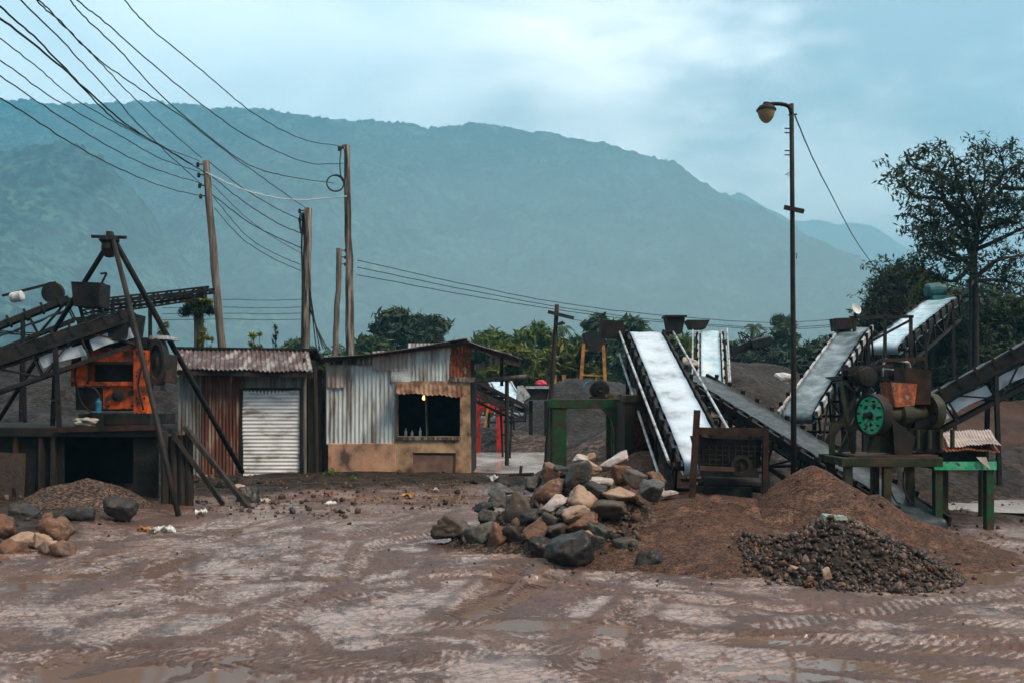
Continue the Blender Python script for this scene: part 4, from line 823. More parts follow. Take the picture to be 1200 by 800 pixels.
# ------------------------------------------------------------------ belt conveyors
def conveyor(label, A, B, w, belt='belt_d', frame='dark', rail='dark', depth=.5, nroll=9, legs=(), trough=.045, outer=0, skirt=False, group='belt conveyors of the stone plant', ret=True, spill=0, lat=True, belt2=None):
    A, B = V(A), V(B); root = thing('belt_conveyor', label, 'conveyor', (A.x, A.y, 0), group); d = (B - A); L = d.length; d.normalize(); s = d.cross(Zu).normalized(); n = s.cross(d)
    pt = lambda t, a, b: A + d * (t * L) + s * a + n * b
    r = .11; loop = []
    m_ = 30
    for i in range(m_ + 1): t = i / m_; loop.append((t, 0, min(1, 8 * t, 8 * (1 - t))))
    for i in range(1, 6): q = math.pi * i / 6; loop.append((1 + math.sin(q) * r / L, -r + r * math.cos(q), 0))
    for i in range(m_ + 1): t = 1 - i / m_; loop.append((t, -2 * r - .05 * abs(math.sin(t * math.pi * nroll * .7)) * .6, 0))
    for i in range(1, 6): q = math.pi * i / 6; loop.append((-math.sin(q) * r / L, -r - r * math.cos(q), 0))
    cr_ = [-1, -.7, -.35, 0, .35, .7, 1]; vs = []; fs = []; nl = len(loop); nc = len(cr_)
    for lay in (0, .014):
        for t, b, tf in loop:
            for c in cr_:
                bb = b + tf * trough * abs(c) ** 1.6 + tf * .008 * math.sin(t * nroll * 6.28) + (.006 * math.sin(t * 31 + c * 5))
                vs.append(pt(t + 0 * lay, c * w / 2, bb - (lay if b > -r else -lay)))
    for i in range(nl):
        j = (i + 1) % nl
        for c in range(nc - 1):
            fs.append([i * nc + c, i * nc + c + 1, j * nc + c + 1, j * nc + c]); o_ = nl * nc
            fs.append([o_ + i * nc + c, o_ + j * nc + c, o_ + j * nc + c + 1, o_ + i * nc + c + 1])
        for c in (0, nc - 1): fs.append([i * nc + c, j * nc + c, nl * nc + j * nc + c, nl * nc + i * nc + c])
    link_mesh('belt', vs, fs, M[belt], root, smooth=True)
    hw = w / 2 + .07
    for sd in (-1, 1):
        t = MB(); t.bar(pt(-.01, sd * hw, -.03), pt(1.01, sd * hw, -.03), .05, .12, up=n); t.build('side_rail', M[rail], root)
    t = MB(); k = max(3, int(L / .75))
    for sd in (-1, 1):
        t.bar(pt(.02, sd * hw, -depth), pt(.98, sd * hw, -depth), .05, .07, up=n)
        if lat:
            for i in range(k + 1):
                q = .02 + .96 * i / k; t.bar(pt(q, sd * hw, -.05), pt(q, sd * hw, -depth), .035, .035, up=d)
                if i < k: q2 = .02 + .96 * (i + 1) / k; t.bar(pt(q, sd * hw, -.07 if i % 2 else -depth), pt(q2, sd * hw, -depth if i % 2 else -.07), .03, .03, up=n)
    for i in range(k + 1): q = .02 + .96 * i / k; t.bar(pt(q, -hw, -depth), pt(q, hw, -depth), .04, .04, up=n)
    t.build('truss', M[frame], root)
    for i in range(nroll):
        q = (i + .5) / nroll; t = MB(); t.tube(pt(q, -hw - .05, -.055), pt(q, hw + .05, -.055), .042, n=8)
        if outer:
            for sd in (-1, 1): t.bar(pt(q, sd * (hw + .03), -.12), pt(q, sd * (hw + .03), .10), .06, .05, up=d)
        t.build('roller', M['black'], root)
    for q, nm in ((0, 'tail_pulley'), (1, 'head_pulley')):
        t = MB(); t.tube(pt(q, -w / 2 + .01, -r), pt(q, w / 2 - .01, -r), r - .016, n=16); t.tube(pt(q, -hw - .08, -r), pt(q, hw + .08, -r), .035, n=8); t.build(nm, M['dark'], root)
    for q, z0 in legs:
        t = MB(); b = pt(q, 0, -depth)
        for sd in (-1, 1): p = pt(q, sd * hw, -.1); t.bar(p, (p.x + sd * .08, p.y, z0), .07, .07)
        zc = (b.z + z0) * .5; t.bar(pt(q, -hw, 0) * 1.0 + V((0, 0, zc - pt(q, 0, 0).z)), pt(q, hw, 0) + V((0, 0, zc - pt(q, 0, 0).z)), .05, .05); t.build('trestle', M[frame], root)
    if skirt:
        for sd in (-1, 1): t = MB(); t.bar(pt(.0, sd * (hw + .035), -.10), pt(1.0, sd * (hw + .035), -.10), .02, .20, up=n); t.build('side_board', M['black'], root)
        ns = int(L / .75)
        for i in range(ns):
            if random.random() < .2: continue
            q0, q1 = (i + .08) / ns, (i + .92) / ns; t = MB(); z0_ = random.uniform(-.02, .02)
            t.sheet(lambda u, v: pt(q0 + (q1 - q0) * u, hw * .75, -.27 - .20 * v + z0_ + .02 * math.sin(5 * u)), 5, 2, .01); t.build('skirt_sheet', M['belt_w'], root)
    if outer == 2:
        for sd in (-1, 1):
            t = MB(); t.tube(pt(-.02, sd * (hw + .16), .05), pt(1.02, sd * (hw + .16), .05), .022, n=8); t.tube(pt(-.06, sd * (hw + .16), -.52), pt(.98, sd * (hw + .14), -.42), .022, n=8); t.build('guard_rail', M['palerail'], root)
    return root, pt
c1, pt1 = conveyor('broad pale belt rising away from the rusty screen frame over the arched bunker', P(827, 540, 13.95), P(756, 389, 20.2), .62, 'belt_w', 'black', 'black', .5, 12, ((.30, 0), (.62, 1.8), (.93, 0)), .03, 2)
t = MB(); p = pt1(.985, .62, .25); t.prism([p + V((-.16, 0, -.24)), p + V((.10, 0, -.24)), p + V((.16, 0, .06)), p + V((-.22, 0, .08))], (0, .4, 0)); t.box(p.x - .25, p.x + .19, p.y - .05, p.y + .45, p.z + .083, p.z + .12); t.build('drive_housing', M['black'], c1)
t = MB(); p = pt1(1, -.55, 0); t.box(p.x - .35, p.x + .1, p.y - .2, p.y + .3, p.z - .12, p.z + .22, .01); t.build('gear_box', M['black'], c1)
t = MB(); p = pt1(.40, .0, .035); 
c2, pt2 = conveyor('long dark belt running down from the pale belt to the foot of the green crusher', P(1088, 607, 13.9), P(812, 440, 19.2), .58, 'belt_d', 'black', 'dark', .55, 14, ((.35, 0), (.7, 0)), .06, 1)
c3, pt3 = conveyor('distant blue grey belt seen end on between the pale belt and the lamp post', P(834, 474, 25), P(832, 388, 29), .52, 'belt_b', 'dark', 'palerail', .45, 8, ((.6, 0), (.95, 0)), .05, 2)
t = MB(); p = pt3(1.0, -.35, .08); t.prism([p + V((-.18, 0, 0)), p + V((.22, 0, 0)), p + V((.36, 0, .26)), p + V((-.30, 0, .26))], (0, .6, 0)); t.build('chute_box', M['black'], c3)
c4, pt4 = conveyor('grey belt climbing from behind the lamp post to the top of the crusher', P(935, 482, 17.6), P(1003, 384, 21.4), .52, 'belt_g', 'black', 'palerail', .75, 10, ((.55, 0), (.9, 0)), .05, 1)
t = MB(); p = pt4(1.0, 0, 0); t.box(p.x - .48, p.x - .15, p.y - .25, p.y + .25, p.z - .05, p.z + .2, .02); t.build('gear_box', M['black'], c4)
t = MB(); p = pt4(1., .0, .0)
for dx in (-.1, .55, 1.1): t.bar(p + V((dx, -.2, -1.3)), p + V((dx, -.2, .22)), .06, .06)
t.bar(p + V((-.2, -.2, .2)), p + V((1.15, -.2, .22)), .06, .06); t.bar(p + V((-.1, -.2, -.5)), p + V((1.1, -.2, .15)), .05, .05); t.bar(p + V((-.1, -.2, -.9)), p + V((1.1, -.2, -.9)), .05, .05); t.build('head_frame', M['dark'], c4)
c5, pt5 = conveyor('pale blue belt climbing to the teal motor against the wood', P(1036, 404, 21.5), P(1106, 349, 25), .62, 'belt_b', 'black', 'dark', .55, 9, ((.35, 0), (.85, 0)), .05, 1)
t = MB(); p = pt5(1., -.1, .05); t.lathe(p + V((-.35, 0, .12)), (1, 0, .1), [(0, 0), (0, .14), (.05, .19), (.36, .19), (.4, .13), (.5, .12), (.5, 0)], 16); t.box(p.x - .25, p.x + .25, p.y - .2, p.y + .2, p.z - .15, p.z, .01); t.build('motor', M['teal'], c5)
c6, pt6 = conveyor('dark belt with a pale underside climbing out of the picture beside the crusher', P(1050, 486, 18.6), P(1300, 350, 17.6), .55, 'belt_d', 'black', 'black', .62, 12, ((.45, 0), (.75, 0)), .05, 1, True)
c7, pt7 = conveyor('dark belt with a white underside climbing to the orange engine', P(-90, 446, 17.6), P(150, 366, 18.9), .62, 'belt_d', 'black', 'black', .62, 12, ((.25, 0), (.62, 1.3)), .06, 1, True)
c8, pt8 = conveyor('short belt with a pale motor behind the tripod hoist', P(-60, 404, 21.5), P(78, 350, 22.5), .6, 'belt_g', 'black', 'black', .5, 7, ((.6, 0),), .05, 1)
t = MB(); p = pt8(.70, .3, .24); t.lathe(p + V((-.3, -.1, .05)), (1, 0, .2), [(0, 0), (0, .10), (.04, .12), (.24, .12), (.27, .08), (.27, 0)], 16); t.build('motor', M['galv'], c8)
t = MB(); p = pt8(1.0, 0, .1); t.lathe(p + V((-.1, -.4, 0)), (0, 1, 0), [(0, 0), (0, .24), (.12, .24), (.12, 0)], 20); t.bar(p + V((-1.3, -.2, -.05)), p + V((-.1, -.2, .25)), .05, .05); t.build('belt_guard', M['black'], c8)
t = MB(); p = pt7(.80, .0, .0); q = P(100, 345, 18.6); t.prism([q + V((-.22, 0, -.22)), q + V((.25, 0, -.22)), q + V((.27, 0, .22)), q + V((-.27, 0, .24))], (0, .5, 0)); t.bar(q + V((-.15, .1, -.2)), pt7(.78, -.4, 0), .05, .05); t.bar(q + V((.2, .1, -.2)), pt7(.9, -.4, 0), .05, .05); t.build('drive_housing', M['black'], c7)
t = MB(); q = P(121, 332, 18.9); t.bar(P(122, 358, 18.9), q, .04, .04); t.bar(q + V((-.03, 0, 0)), P(125, 320.5, 18.9), .03, .03); t.bar(P(118, 321, 18.9), P(125, 320, 18.9), .05, .03); t.build('lamp_arm', M['black'], c7)
# lattice boom behind the orange engine
bo = thing('lattice_boom', 'long black lattice boom reaching towards the leaning pole behind the shed', 'boom', (X_(120, 26), 26, 0))
def lattice(root, A, B, w, n, m, name='lattice'):
    t = MB(); A, B = V(A), V(B)
    for dy in (0, .5):
        for dz in (0, w): t.bar(A + V((0, dy, dz)), B + V((0, dy, dz)), .05, .045)
        for i in range(n): p = A.lerp(B, i / n); q = A.lerp(B, (i + 1) / n); t.bar(p + V((0, dy, 0 if i % 2 else w)), q + V((0, dy, w if i % 2 else 0)), .035, .035)
    for i in range(n + 1): p = A.lerp(B, i / n); t.bar(p, p + V((0, .5, 0)), .03, .03)
    return t.build(name, M[m], root)
lattice(bo, P(104, 357, 26), P(245, 341, 26), .11, 18, 'black'); lattice(bo, P(96, 368, 26.6), P(226, 349, 26.6), .10, 16, 'black')
t = MB()
for px in (132, 176): p = P(px, 356, 26.3); t.bar(p, (p.x, p.y, 0), .08, .08)
t.box(X_(230, 26), X_(237, 26), 26.1, 26.4, Z_(348, 26), Z_(337, 26)); t.build('trestle', M['black'], bo)
# ------------------------------------------------------------------ rusty screen frame at the foot of the pale belt
QY = 13.0
scr = thing('screen_frame', 'rusty steel screen frame on four posts standing in the sand heap', 'screen frame', (X_(856, QY), QY, .4))
def post(root, nm, m, px0, py0, px1, py1, Y, w=.06, Y1=None):
    t = MB(); t.bar(P(px0, py0, Y), P(px1, py1, Y1 or Y), w, w); return t.build(nm, M[m], root)
post(scr, 'post', 'rust', 817, 480, 810, 597, QY, .075); post(scr, 'post', 'rust', 897, 502, 896, 600, QY, .07)
post(scr, 'post', 'rust', 880, 512, 879, 585, QY + .75, .06); post(scr, 'post', 'rust', 826, 506, 824, 585, QY + .75, .06)
t = MB(); t.bar(P(814, 504, QY), P(900, 506, QY), .08, .09); t.build('top_beam', M['rust'], scr); t = MB(); t.bar(P(817, 510, QY + .75), P(884, 511, QY + .75), .07, .08); t.build('top_beam', M['rust'], scr)
t = MB(); t.bar(P(819, 507, QY), P(828, 510, QY + .75), .06, .08); t.bar(P(897, 507, QY), P(882, 511, QY + .75), .06, .08); t.build('side_beam', M['rust'], scr)
t = MB(); a_, b_c, d_, e_ = P(819, 512, QY + .06), P(893, 515, QY + .06), P(886, 556, QY + .6), P(824, 552, QY + .6)
t.prism([a_, b_c, P(890, 548, QY + .08), P(822, 546, QY + .08)], (0, .04, 0)); t.build('sieve_box', M['black'], scr); t = MB(); t.prism([a_ + V((0, .65, 0)), b_c + V((0, .65, 0)), P(890, 560, QY + .7), P(822, 558, QY + .7)], (0, .03, 0)); t.build('sieve_box', M['black'], scr)
t = MB()
for k in range(9): p = P(824 + 7.6 * k, 521, QY + .03); t.bar(p, p + V((0, 0, -.30)), .012, .012)
for k in range(5): t.bar(P(821, 521 + 5.5 * k, QY + .04), P(892, 523 + 5.5 * k, QY + .04), .012, .012)
t.build('mesh', M['dark'], scr)
t = MB(); t.bar(P(820, 548, QY - .03), P(860, 549.5, QY - .03), .05, .055); t.build('lip_bar', M['board'], scr)
t = MB(); t.tube(P(824, 566, QY + .3), P(890, 568, QY + .3), .10, n=14); t.tube(P(818, 566, QY + .3), P(896, 568, QY + .3), .03); t.build('shaft', M['black'], scr)
t = MB(); t.lathe(P(868, 545, QY + .02), (0, -1, 0), [(0, .14), (.05, .14), (.05, .09), (.02, .08), (.02, .03), (.08, .03), (.08, 0)], 16); t.build('pulley', M['black'], scr)
t = MB(); t.box(X_(826, QY), X_(884, QY), QY + .15, QY + .7, Z_(590, QY), Z_(572, QY), .01); t.build('catch_tray', M['black'], scr)
# arched bunker
BY = 17.2
bk_ = thing('bunker', 'mossy concrete bunker with an arched mouth under the broad pale belt', 'bunker', (X_(768, BY), BY, 0))
def archwall(x0, x1, zt, ax0, ax1, zs, y, th):
    c = (ax0 + ax1) / 2; r = (ax1 - ax0) / 2; t = MB(); n = 12
    t.prism([(x0, y, -.1), (ax0, y, -.1), (ax0, y, zs), (x0, y, zs)][::-1], (0, th, 0)); t.prism([(ax1, y, -.1), (x1, y, -.1), (x1, y, zs), (ax1, y, zs)][::-1], (0, th, 0))
    top = [(x0, y, zs), (x0, y, zt), (x1, y, zt), (x1, y, zs)] + [(c + r * math.cos(math.pi * k / n), y, zs + r * .6 * math.sin(math.pi * k / n)) for k in range(n + 1)]
    t.prism(top, (0, th, 0)); return t
ax0, ax1 = X_(742, BY), X_(790, BY)
archwall(X_(732, BY), X_(806, BY), Z_(470, BY), ax0, ax1, Z_(497, BY), BY, .35).build('front_wall', M['bconc'], bk_)
t = MB(); t.box(X_(732, BY), X_(732, BY) + .2, BY + .36, BY + 2.2, -.1, Z_(471, BY)); t.box(X_(804, BY), X_(804, BY) + .2, BY + .36, BY + 2.2, -.1, Z_(471, BY)); t.build('side_wall', M['bconc'], bk_)
t = MB(); t.box(X_(732, BY), X_(804, BY) + .2, BY + 2.21, BY + 2.4, -.1, Z_(471, BY)); t.build('back_wall', M['sand'], bk_)
t = MB(); t.box(X_(729, BY), X_(808, BY), BY - .04, BY + .3, Z_(470, BY) + .003, Z_(463, BY), .02); t.build('lintel', M['bconc'], bk_)
# green portal frame with a motor on top
GY = 18.6
por = thing('portal_frame', 'dark green steel portal frame standing behind the boulders', 'frame', (X_(692, GY), GY, 0))
for dy in (0, 1.5):
    t = MB(); t.box(X_(648, GY), X_(664, GY), GY + dy, GY + dy + .26, -.1, Z_(478.2, GY)); t.build('post', M['green'], por, bevel=.01)
    t = MB(); t.box(X_(720, GY), X_(736, GY), GY + dy, GY + dy + .26, -.1, Z_(478.2, GY)); t.build('post', M['green'], por, bevel=.01)
    t = MB(); t.box(X_(646, GY), X_(738, GY), GY + dy - .02, GY + dy + .28, Z_(478, GY), Z_(467, GY)); t.build('beam', M['green'], por, bevel=.01)
    t = MB(); t.prism([P(705, 478.5, GY + dy), P(719.8, 478.5, GY + dy), P(719.8, 502, GY + dy), P(716, 490, GY + dy)], (0, .24, 0)); t.build('haunch', M['green'], por)
t = MB()
for px in (648, 722): t.bar(P(px + 8, 472, GY + .27), P(px + 8, 472, GY + 1.45), .2, .16)
t.build('side_beam', M['green'], por)
mo = thing('drive_motor', 'black drum motor with a blue guard mounted on the green portal frame', 'motor', P(704, 467, GY + .4))
t = MB(); t.lathe(P(704, 456, GY + .25), (0, 1, 0), [(0, 0), (-.02, .05), (0, .06), (.01, .14), (.03, .17), (.6, .17), (.66, .1), (.66, 0)], 24); t.build('drum', M['black'], mo)
t = MB(); c = P(699, 458, GY + .3)
t.sheet(lambda u, v: c + V((-.22 * math.cos(u * 1.9 - .3) - .02, .35 * v, .22 * math.sin(u * 1.9 - .3))), 10, 2, .015); t.build('guard', M['blue'], mo)
t = MB(); t.box(X_(694, GY), X_(715, GY), GY + .25, GY + .8, Z_(467, GY) + .003, Z_(464.5, GY)); t.build('bed_plate', M['dark'], mo)
t = MB(); p = P(725, 463, GY + .2); t.box(p.x - .25, p.x + .3, p.y, p.y + .35, p.z - .05, p.z + .02); t.build('bracket', M['tinorange'], mo)
# ------------------------------------------------------------------ stone crusher with flywheels
KY = 13.6
cru = thing('stone_crusher', 'grimy green stone crusher with two flywheels on a steel stand', 'crusher', (X_(1060, KY), KY, 0))
ax = V((math.sin(math.radians(66)), math.cos(math.radians(66)), .02)).normalized()
wc = P(1022, 486, KY); wr = .285
def wheel(c, r, mface, mrim, nm, holes):
    t = MB(); t.lathe(c, ax, [(-.02, r * .89), (-.055, r * .92), (-.055, r), (.10, r), (.10, r * .92), (.05, r * .89)], 40); w = t.build(nm, M[mrim], cru, smooth=False)
    # disc with round holes
    a = ax.cross(Zu).normalized(); b = ax.cross(a); t = MB(); n = 48; rings = [.16, .30, .62, .80]
    hs = [(.47, 2 * math.pi * k / 5 + .3, .105) for k in range(5)] if holes else [(.47, 2 * math.pi * k / 6, .09) for k in range(6)]
    for side, off in ((1, -.03), (-1, .02)):
        nr = 18; vv = []; ff = []
        for i in range(nr + 1):
            for k in range(n): q = 2 * math.pi * k / n; rr_ = (.14 + .76 * i / nr) * r; vv.append(c + ax * off + (a * math.cos(q) + b * math.sin(q)) * rr_)
        for i in range(nr):
            for k in range(n):
                rc = .14 + .76 * (i + .5) / nr; qc = 2 * math.pi * (k + .5) / n
                if any(math.hypot(rc * math.cos(qc) - h0 * math.cos(h1), rc * math.sin(qc) - h0 * math.sin(h1)) < h2 for h0, h1, h2 in hs): continue
                k2 = (k + 1) % n; ff.append([i * n + k, i * n + k2, (i + 1) * n + k2, (i + 1) * n + k])
        t.add(vv, ff)
    t.build('disc', M[mface], w)
    t = MB(); t.lathe(c, ax, [(-.13, 0), (-.13, r * .13), (-.05, r * .17), (.06, r * .17), (.06, 0)], 20); t.build('hub', M['black'], w)
    t = MB()
    for k in range(10):
        q = 2 * math.pi * k / 10 + .1; p = c - ax * .04 + (a * math.cos(q) + b * math.sin(q)) * r * .72; t.tube(p, p - ax * .03, .014, n=6)
    t.build('bolt_ring', M['black'], w); return w
w1 = wheel(wc, wr, 'green_b', 'dark', 'flywheel', True); w1['label'] = 'bright green flywheel'
wc2 = wc + ax * 1.0 + V((0, 0, .02)); w2 = wheel(wc2, wr * .92, 'board', 'olive', 'flywheel', False); w2['label'] = 'brown flywheel with an olive rim'
t = MB(); t.lathe(wc, ax, [(.10, 0), (.10, .10), (.16, .16), (.22, .12), (.42, .12), (.45, .17), (.62, .17), (.66, .11), (.92, .11), (.92, 0)], 22); t.build('axle_housing', M['olive'], cru)
for k, o_ in ((0, .16), (1, .80)):
    t = MB(); p = wc + ax * o_; t.prism([p + V((-.20, 0, -.52)), p + V((.20, .08, -.52)), p + V((.12, .05, .12)), p + V((-.10, -.04, .12))], ax * .10); t.build('bearing_stand', M['olive'], cru)
t = MB(); p = wc + ax * .45; t.prism([p + V((-.10, -.2, .10)), p + V((.22, -.05, .12)), p + V((.26, -.05, .42)), p + V((-.16, -.2, .44))], (-.04, .32, 0)); t.build('hopper_plate', M['tinorange'], cru)
t = MB(); p = wc + ax * .62; t.box(p.x - .05, p.x + .3, p.y - .05, p.y + .35, p.z + .15, p.z + .62, .04); t.bar(p + V((-.3, .2, .75)), p + V((.35, .25, .78)), .05, .05); t.build('feed_box', M['rust'], cru)
t = MB(); p = wc + ax * .45; t.prism([p + V((-.15, -.22, -.05)), p + V((.16, -.25, -.3)), p + V((.10, -.25, -.56)), p + V((-.12, -.24, -.56))], (.05, .45, 0)); t.build('jaw_guard', M['dark'], cru)
t = MB(); p = wc + ax * .9; t.box(p.x - .25, p.x + .22, p.y - .2, p.y + .5, p.z - .52, p.z - .22, .02); t.box(p.x - .1, p.x + .2, p.y - .1, p.y + .4, p.z - .22, p.z - .05, .03); t.build('engine_block', M['black'], cru)
t = MB()
for k in range(4): q = p + V((-.15 + .16 * k, -.24, -.48)); t.tube(q, q + V((0, 0, .26)), .03)
t.build('cooling_pipes', M['olive'], cru)
t = MB(); t.box(X_(982, KY), X_(1100, KY), KY - .15, KY - .02, Z_(546, KY), Z_(535, KY), .004); t.box(X_(982, KY), X_(1100, KY), KY + .75, KY + .88, Z_(546, KY), Z_(535, KY), .004)
for px in (985, 1040, 1095): t.box(X_(px, KY), X_(px, KY) + .1, KY - .01, KY + .74, Z_(545, KY), Z_(536, KY))
t.build('stand_beam', M['olive'], cru, bevel=.008)
t = MB(); t.box(X_(1000, KY), X_(1096, KY), KY - .1, KY + .8, Z_(535, KY) + .002, Z_(532.5, KY)); t.build('deck_plate', M['board'], cru)
for px, dy in ((987, -.13), (1032, -.13), (1046, .76), (990, .76), (1090, .76)):
    t = MB(); x = X_(px, KY); t.box(x, x + .10, KY + dy, KY + dy + .10, 0, Z_(546, KY) - .002); t.build('leg', M['olive'], cru)
t = MB()
for px in (1052, 1068):
    c = V((X_(px, KY), KY - .05, Z_(565, KY))); t.path([c + V((.13 * math.sin(q) * 1.0 - .0, .06 * math.cos(q), .28 * math.cos(q))) for q in [k * math.pi / 8 for k in range(-8, 1)]], .012, 6)
t.build('drive_hose', M['black'], cru)
t = MB(); t.bar(P(985, 447, KY + .4), P(1000, 532, KY + .4), .05, .05); t.bar(P(1012, 470, KY + .6), P(984, 530, KY + .6), .05, .05); t.bar(P(968, 496, KY + .7), P(1004, 498, KY + .7), .05, .05); t.bar(P(975, 498, KY + .7), P(975, 600, KY + .7), .07, .07); t.build('support_strut', M['olive'], cru)
# green table frame with rusty sheets
TY = 14.0
tab = thing('steel_stand', 'green steel table frame beside the crusher, on the wet ground', 'frame', (X_(1130, TY), TY, 0))
for px, dy, py1 in ((1096, 0, 626), (1156, 0, 624), (1103, .8, 600), (1150, .85, 600)):
    t = MB(); x = X_(px, TY + dy); t.box(x, x + .11, TY + dy, TY + dy + .11, -.05, Z_(549.8, TY), .003); t.build('leg', M['olive'] if dy else M['green'], tab, bevel=.006)
t = MB(); t.box(X_(1094, TY), X_(1167, TY), TY - .03, TY - .004, Z_(550, TY), Z_(540.5, TY), .003); t.build('beam', M['green_b'], tab)['label'] = 'bright green front beam'
t = MB(); t.box(X_(1096, TY), X_(1166, TY), TY, TY + .95, Z_(549.5, TY), Z_(541, TY)); t.build('top_frame', M['black'], tab)
t = MB(); t.bar(P(1098, 592, TY + .2), P(1112, 612, TY + .4), .04, .04); t.bar(P(1112, 600, TY + .4), P(1107, 620, TY + .4), .04, .04); t.build('foot_brace', M['board'], tab)
t = MB(); t.box(X_(1108, TY), X_(1160, TY), TY + .1, TY + .8, Z_(540.8, TY), Z_(529, TY), .01); t.build('motor_box', M['black'], tab)
t = MB(); p = P(1144, 540, TY - .06); t.sheet(lambda u, v: p + V((.14 * u + .05 * v, -.02 * v, -.12 * u * v + .06 * (1 - v))), 4, 4, .006); t.build('cloth_strip', M['sack'], tab)
for k, (dx, dy_, m, lab) in enumerate(((0, 0, 'tinorange', 'orange rusted sheet lying lowest on the green table frame'), (.01, .04, 'galv_pk', 'pale streaked sheet lying on top of the green table frame'))):
    a0, a1, a2 = P(1108 + 3 * k, 529 - 3 * k, TY - .02 + dy_), P(1172 + 1 * k, 529 - 4 * k, TY - .02 + dy_), P(1100 + 2 * k, 511 - 3 * k, TY + .75)
    mb = MB(); mb.corr(a0, a1, a2, 17, amp=.008, warp=.02, seed=40 + k, rag=.03); mb.v = [(x, y, z + .035 * k) for x, y, z in mb.v]
    tag(mb.build('roof_sheet', M[m]), lab, 'metal sheet')
# ------------------------------------------------------------------ things further back
hpY = 46.5
hop = thing('screening_hopper', 'dark hopper on yellow legs above the black gravel heap', 'hopper', (X_(695, hpY), hpY, 0))
for a in ((684, 402, 678, 452), (707, 404, 711, 452)):
    for dy in (0, 1.3): t = MB(); t.bar(P(a[0], a[1], hpY + dy), P(a[2], a[3], hpY + dy) + V((0, 0, -1.4)), .15, .15); t.build('leg', M['yellow'], hop)
t = MB(); t.bar(P(680, 439, hpY), P(711, 440, hpY), .08, .08); t.bar(P(683, 410, hpY), P(708, 410, hpY), .08, .08); t.build('cross_bar', M['yellow'], hop)
t = MB(); t.prism([P(684, 390, hpY - .1), P(712, 388, hpY - .1), P(704, 410, hpY - .1), P(690, 410, hpY - .1)], (0, 1.3, 0)); t.prism([P(712, 384, hpY), P(732, 383, hpY), P(730, 395, hpY), P(712, 396, hpY)], (0, .8, 0)); t.build('hopper', M['black'], hop)
t = MB(); t.bar(P(700, 384, hpY + .5), P(709, 367, hpY + .5), .1, .1); t.bar(P(702, 372, hpY + .5), P(710, 366, hpY + .5), .16, .08); t.build('jib', M['black'], hop)
c9, _ = conveyor('black belt rising to the hopper on yellow legs', P(655, 466, 51), P(699, 392, 48.5), .75, 'belt_d', 'black', 'black', .5, 8, (), .05)
c10, _ = conveyor('black belt sloping down behind the hut to a white chute', P(612, 476, 33), P(552, 446, 32), .62, 'belt_d', 'black', 'black', .45, 6, ((.3, 0),), .05)
t = MB(); t.prism([P(601, 466, 32.6), P(614, 474, 32.6), P(612, 478, 32.6), P(598, 473, 32.6)], (0, .6, 0)); t.build('chute', M['palerail'], c10)
c11, _ = conveyor('short pale belt above the red machine behind the hut', P(603, 480, 36), P(586, 447, 39), .75, 'belt_b', 'dark', 'palerail', .45, 6, ((.9, 0),), .05)
rd = thing('red_machine', 'red painted crusher on a red stand behind the hut', 'crusher', (X_(575, 36), 36, 0))
t = MB(); t.bar(P(552, 478, 36), P(591, 480, 36), .3, .22)
t.build('beam', M['red'], rd)
for px in (559, 586):
    t = MB(); p = P(px, 481, 36); t.bar(p, (p.x, p.y, 0), .25, .25); t.build('leg', M['red'], rd)
t = MB(); t.lathe(P(566, 468, 35.9), (0, 1, 0), [(0, 0), (0, .1), (.05, .28), (0, .34), (0, .4), (.25, .4), (.25, 0)], 20); t.build('flywheel', M['red'], rd)
t = MB(); t.box(X_(572, 36), X_(590, 36), 35.9, 36.8, Z_(477, 36), Z_(465, 36), .03); t.prism([P(574, 465, 36), P(584, 465, 36), P(580, 457, 36), P(575, 458, 36)], (0, .5, 0)); t.build('housing', M['red'], rd)
t = MB(); t.bar(P(573, 470, 35.8), P(568, 500, 35.8), .08, .08); t.build('strut', M['yellow'], rd)
bt = thing('skip', 'low dark steel skip standing between the hut and the black gravel heap', 'skip', (X_(630, 38), 38, 0))
t = MB(); t.prism([P(618, 454, 38), P(644, 454, 38), P(641, 468, 38), P(621, 468, 38)], (0, 1.0, 0)); t.build('tub', M['black'], bt)
t = MB(); t.bar(P(616, 453.3, 37.95), P(646, 453.5, 37.95), .1, .1); t.build('rim', M['palerail'], bt)
for px in (622, 640):
    t = MB(); p = P(px, 469, 38.4); t.bar(p, (p.x, p.y, 0), .15, .15); t.build('leg', M['black'], bt)
t = MB(); t.prism([P(606, 452, 34), P(613, 451, 34), P(622, 464, 34), P(612, 471, 34), P(605, 468, 34)], (0, .5, 0)); o = t.build('chute_plate', M['palerail']); tag(o, 'pale bent steel plate standing beside the white chute behind the hut', 'plate')
cloth('sack', 'red and white sack lying on the dark skip behind the hut', 'sack', 634, 450, 12, 9, 38.3, 'pinkcloth', 8)
for px, lab in ((650, 'yellow post nearest the thin black pole by the gravel heap'), (661, 'yellow post nearest the hopper by the gravel heap')):
    t = MB(); p = P(px, 440, 46.5); t.bar(p, (p.x, p.y, 0), .17, .17); t.bar(p + V((-.1, 0, .02)), p + V((.1, 0, .02)), .14, .05); tag(t.build('post', M['yellow']), lab, 'post')
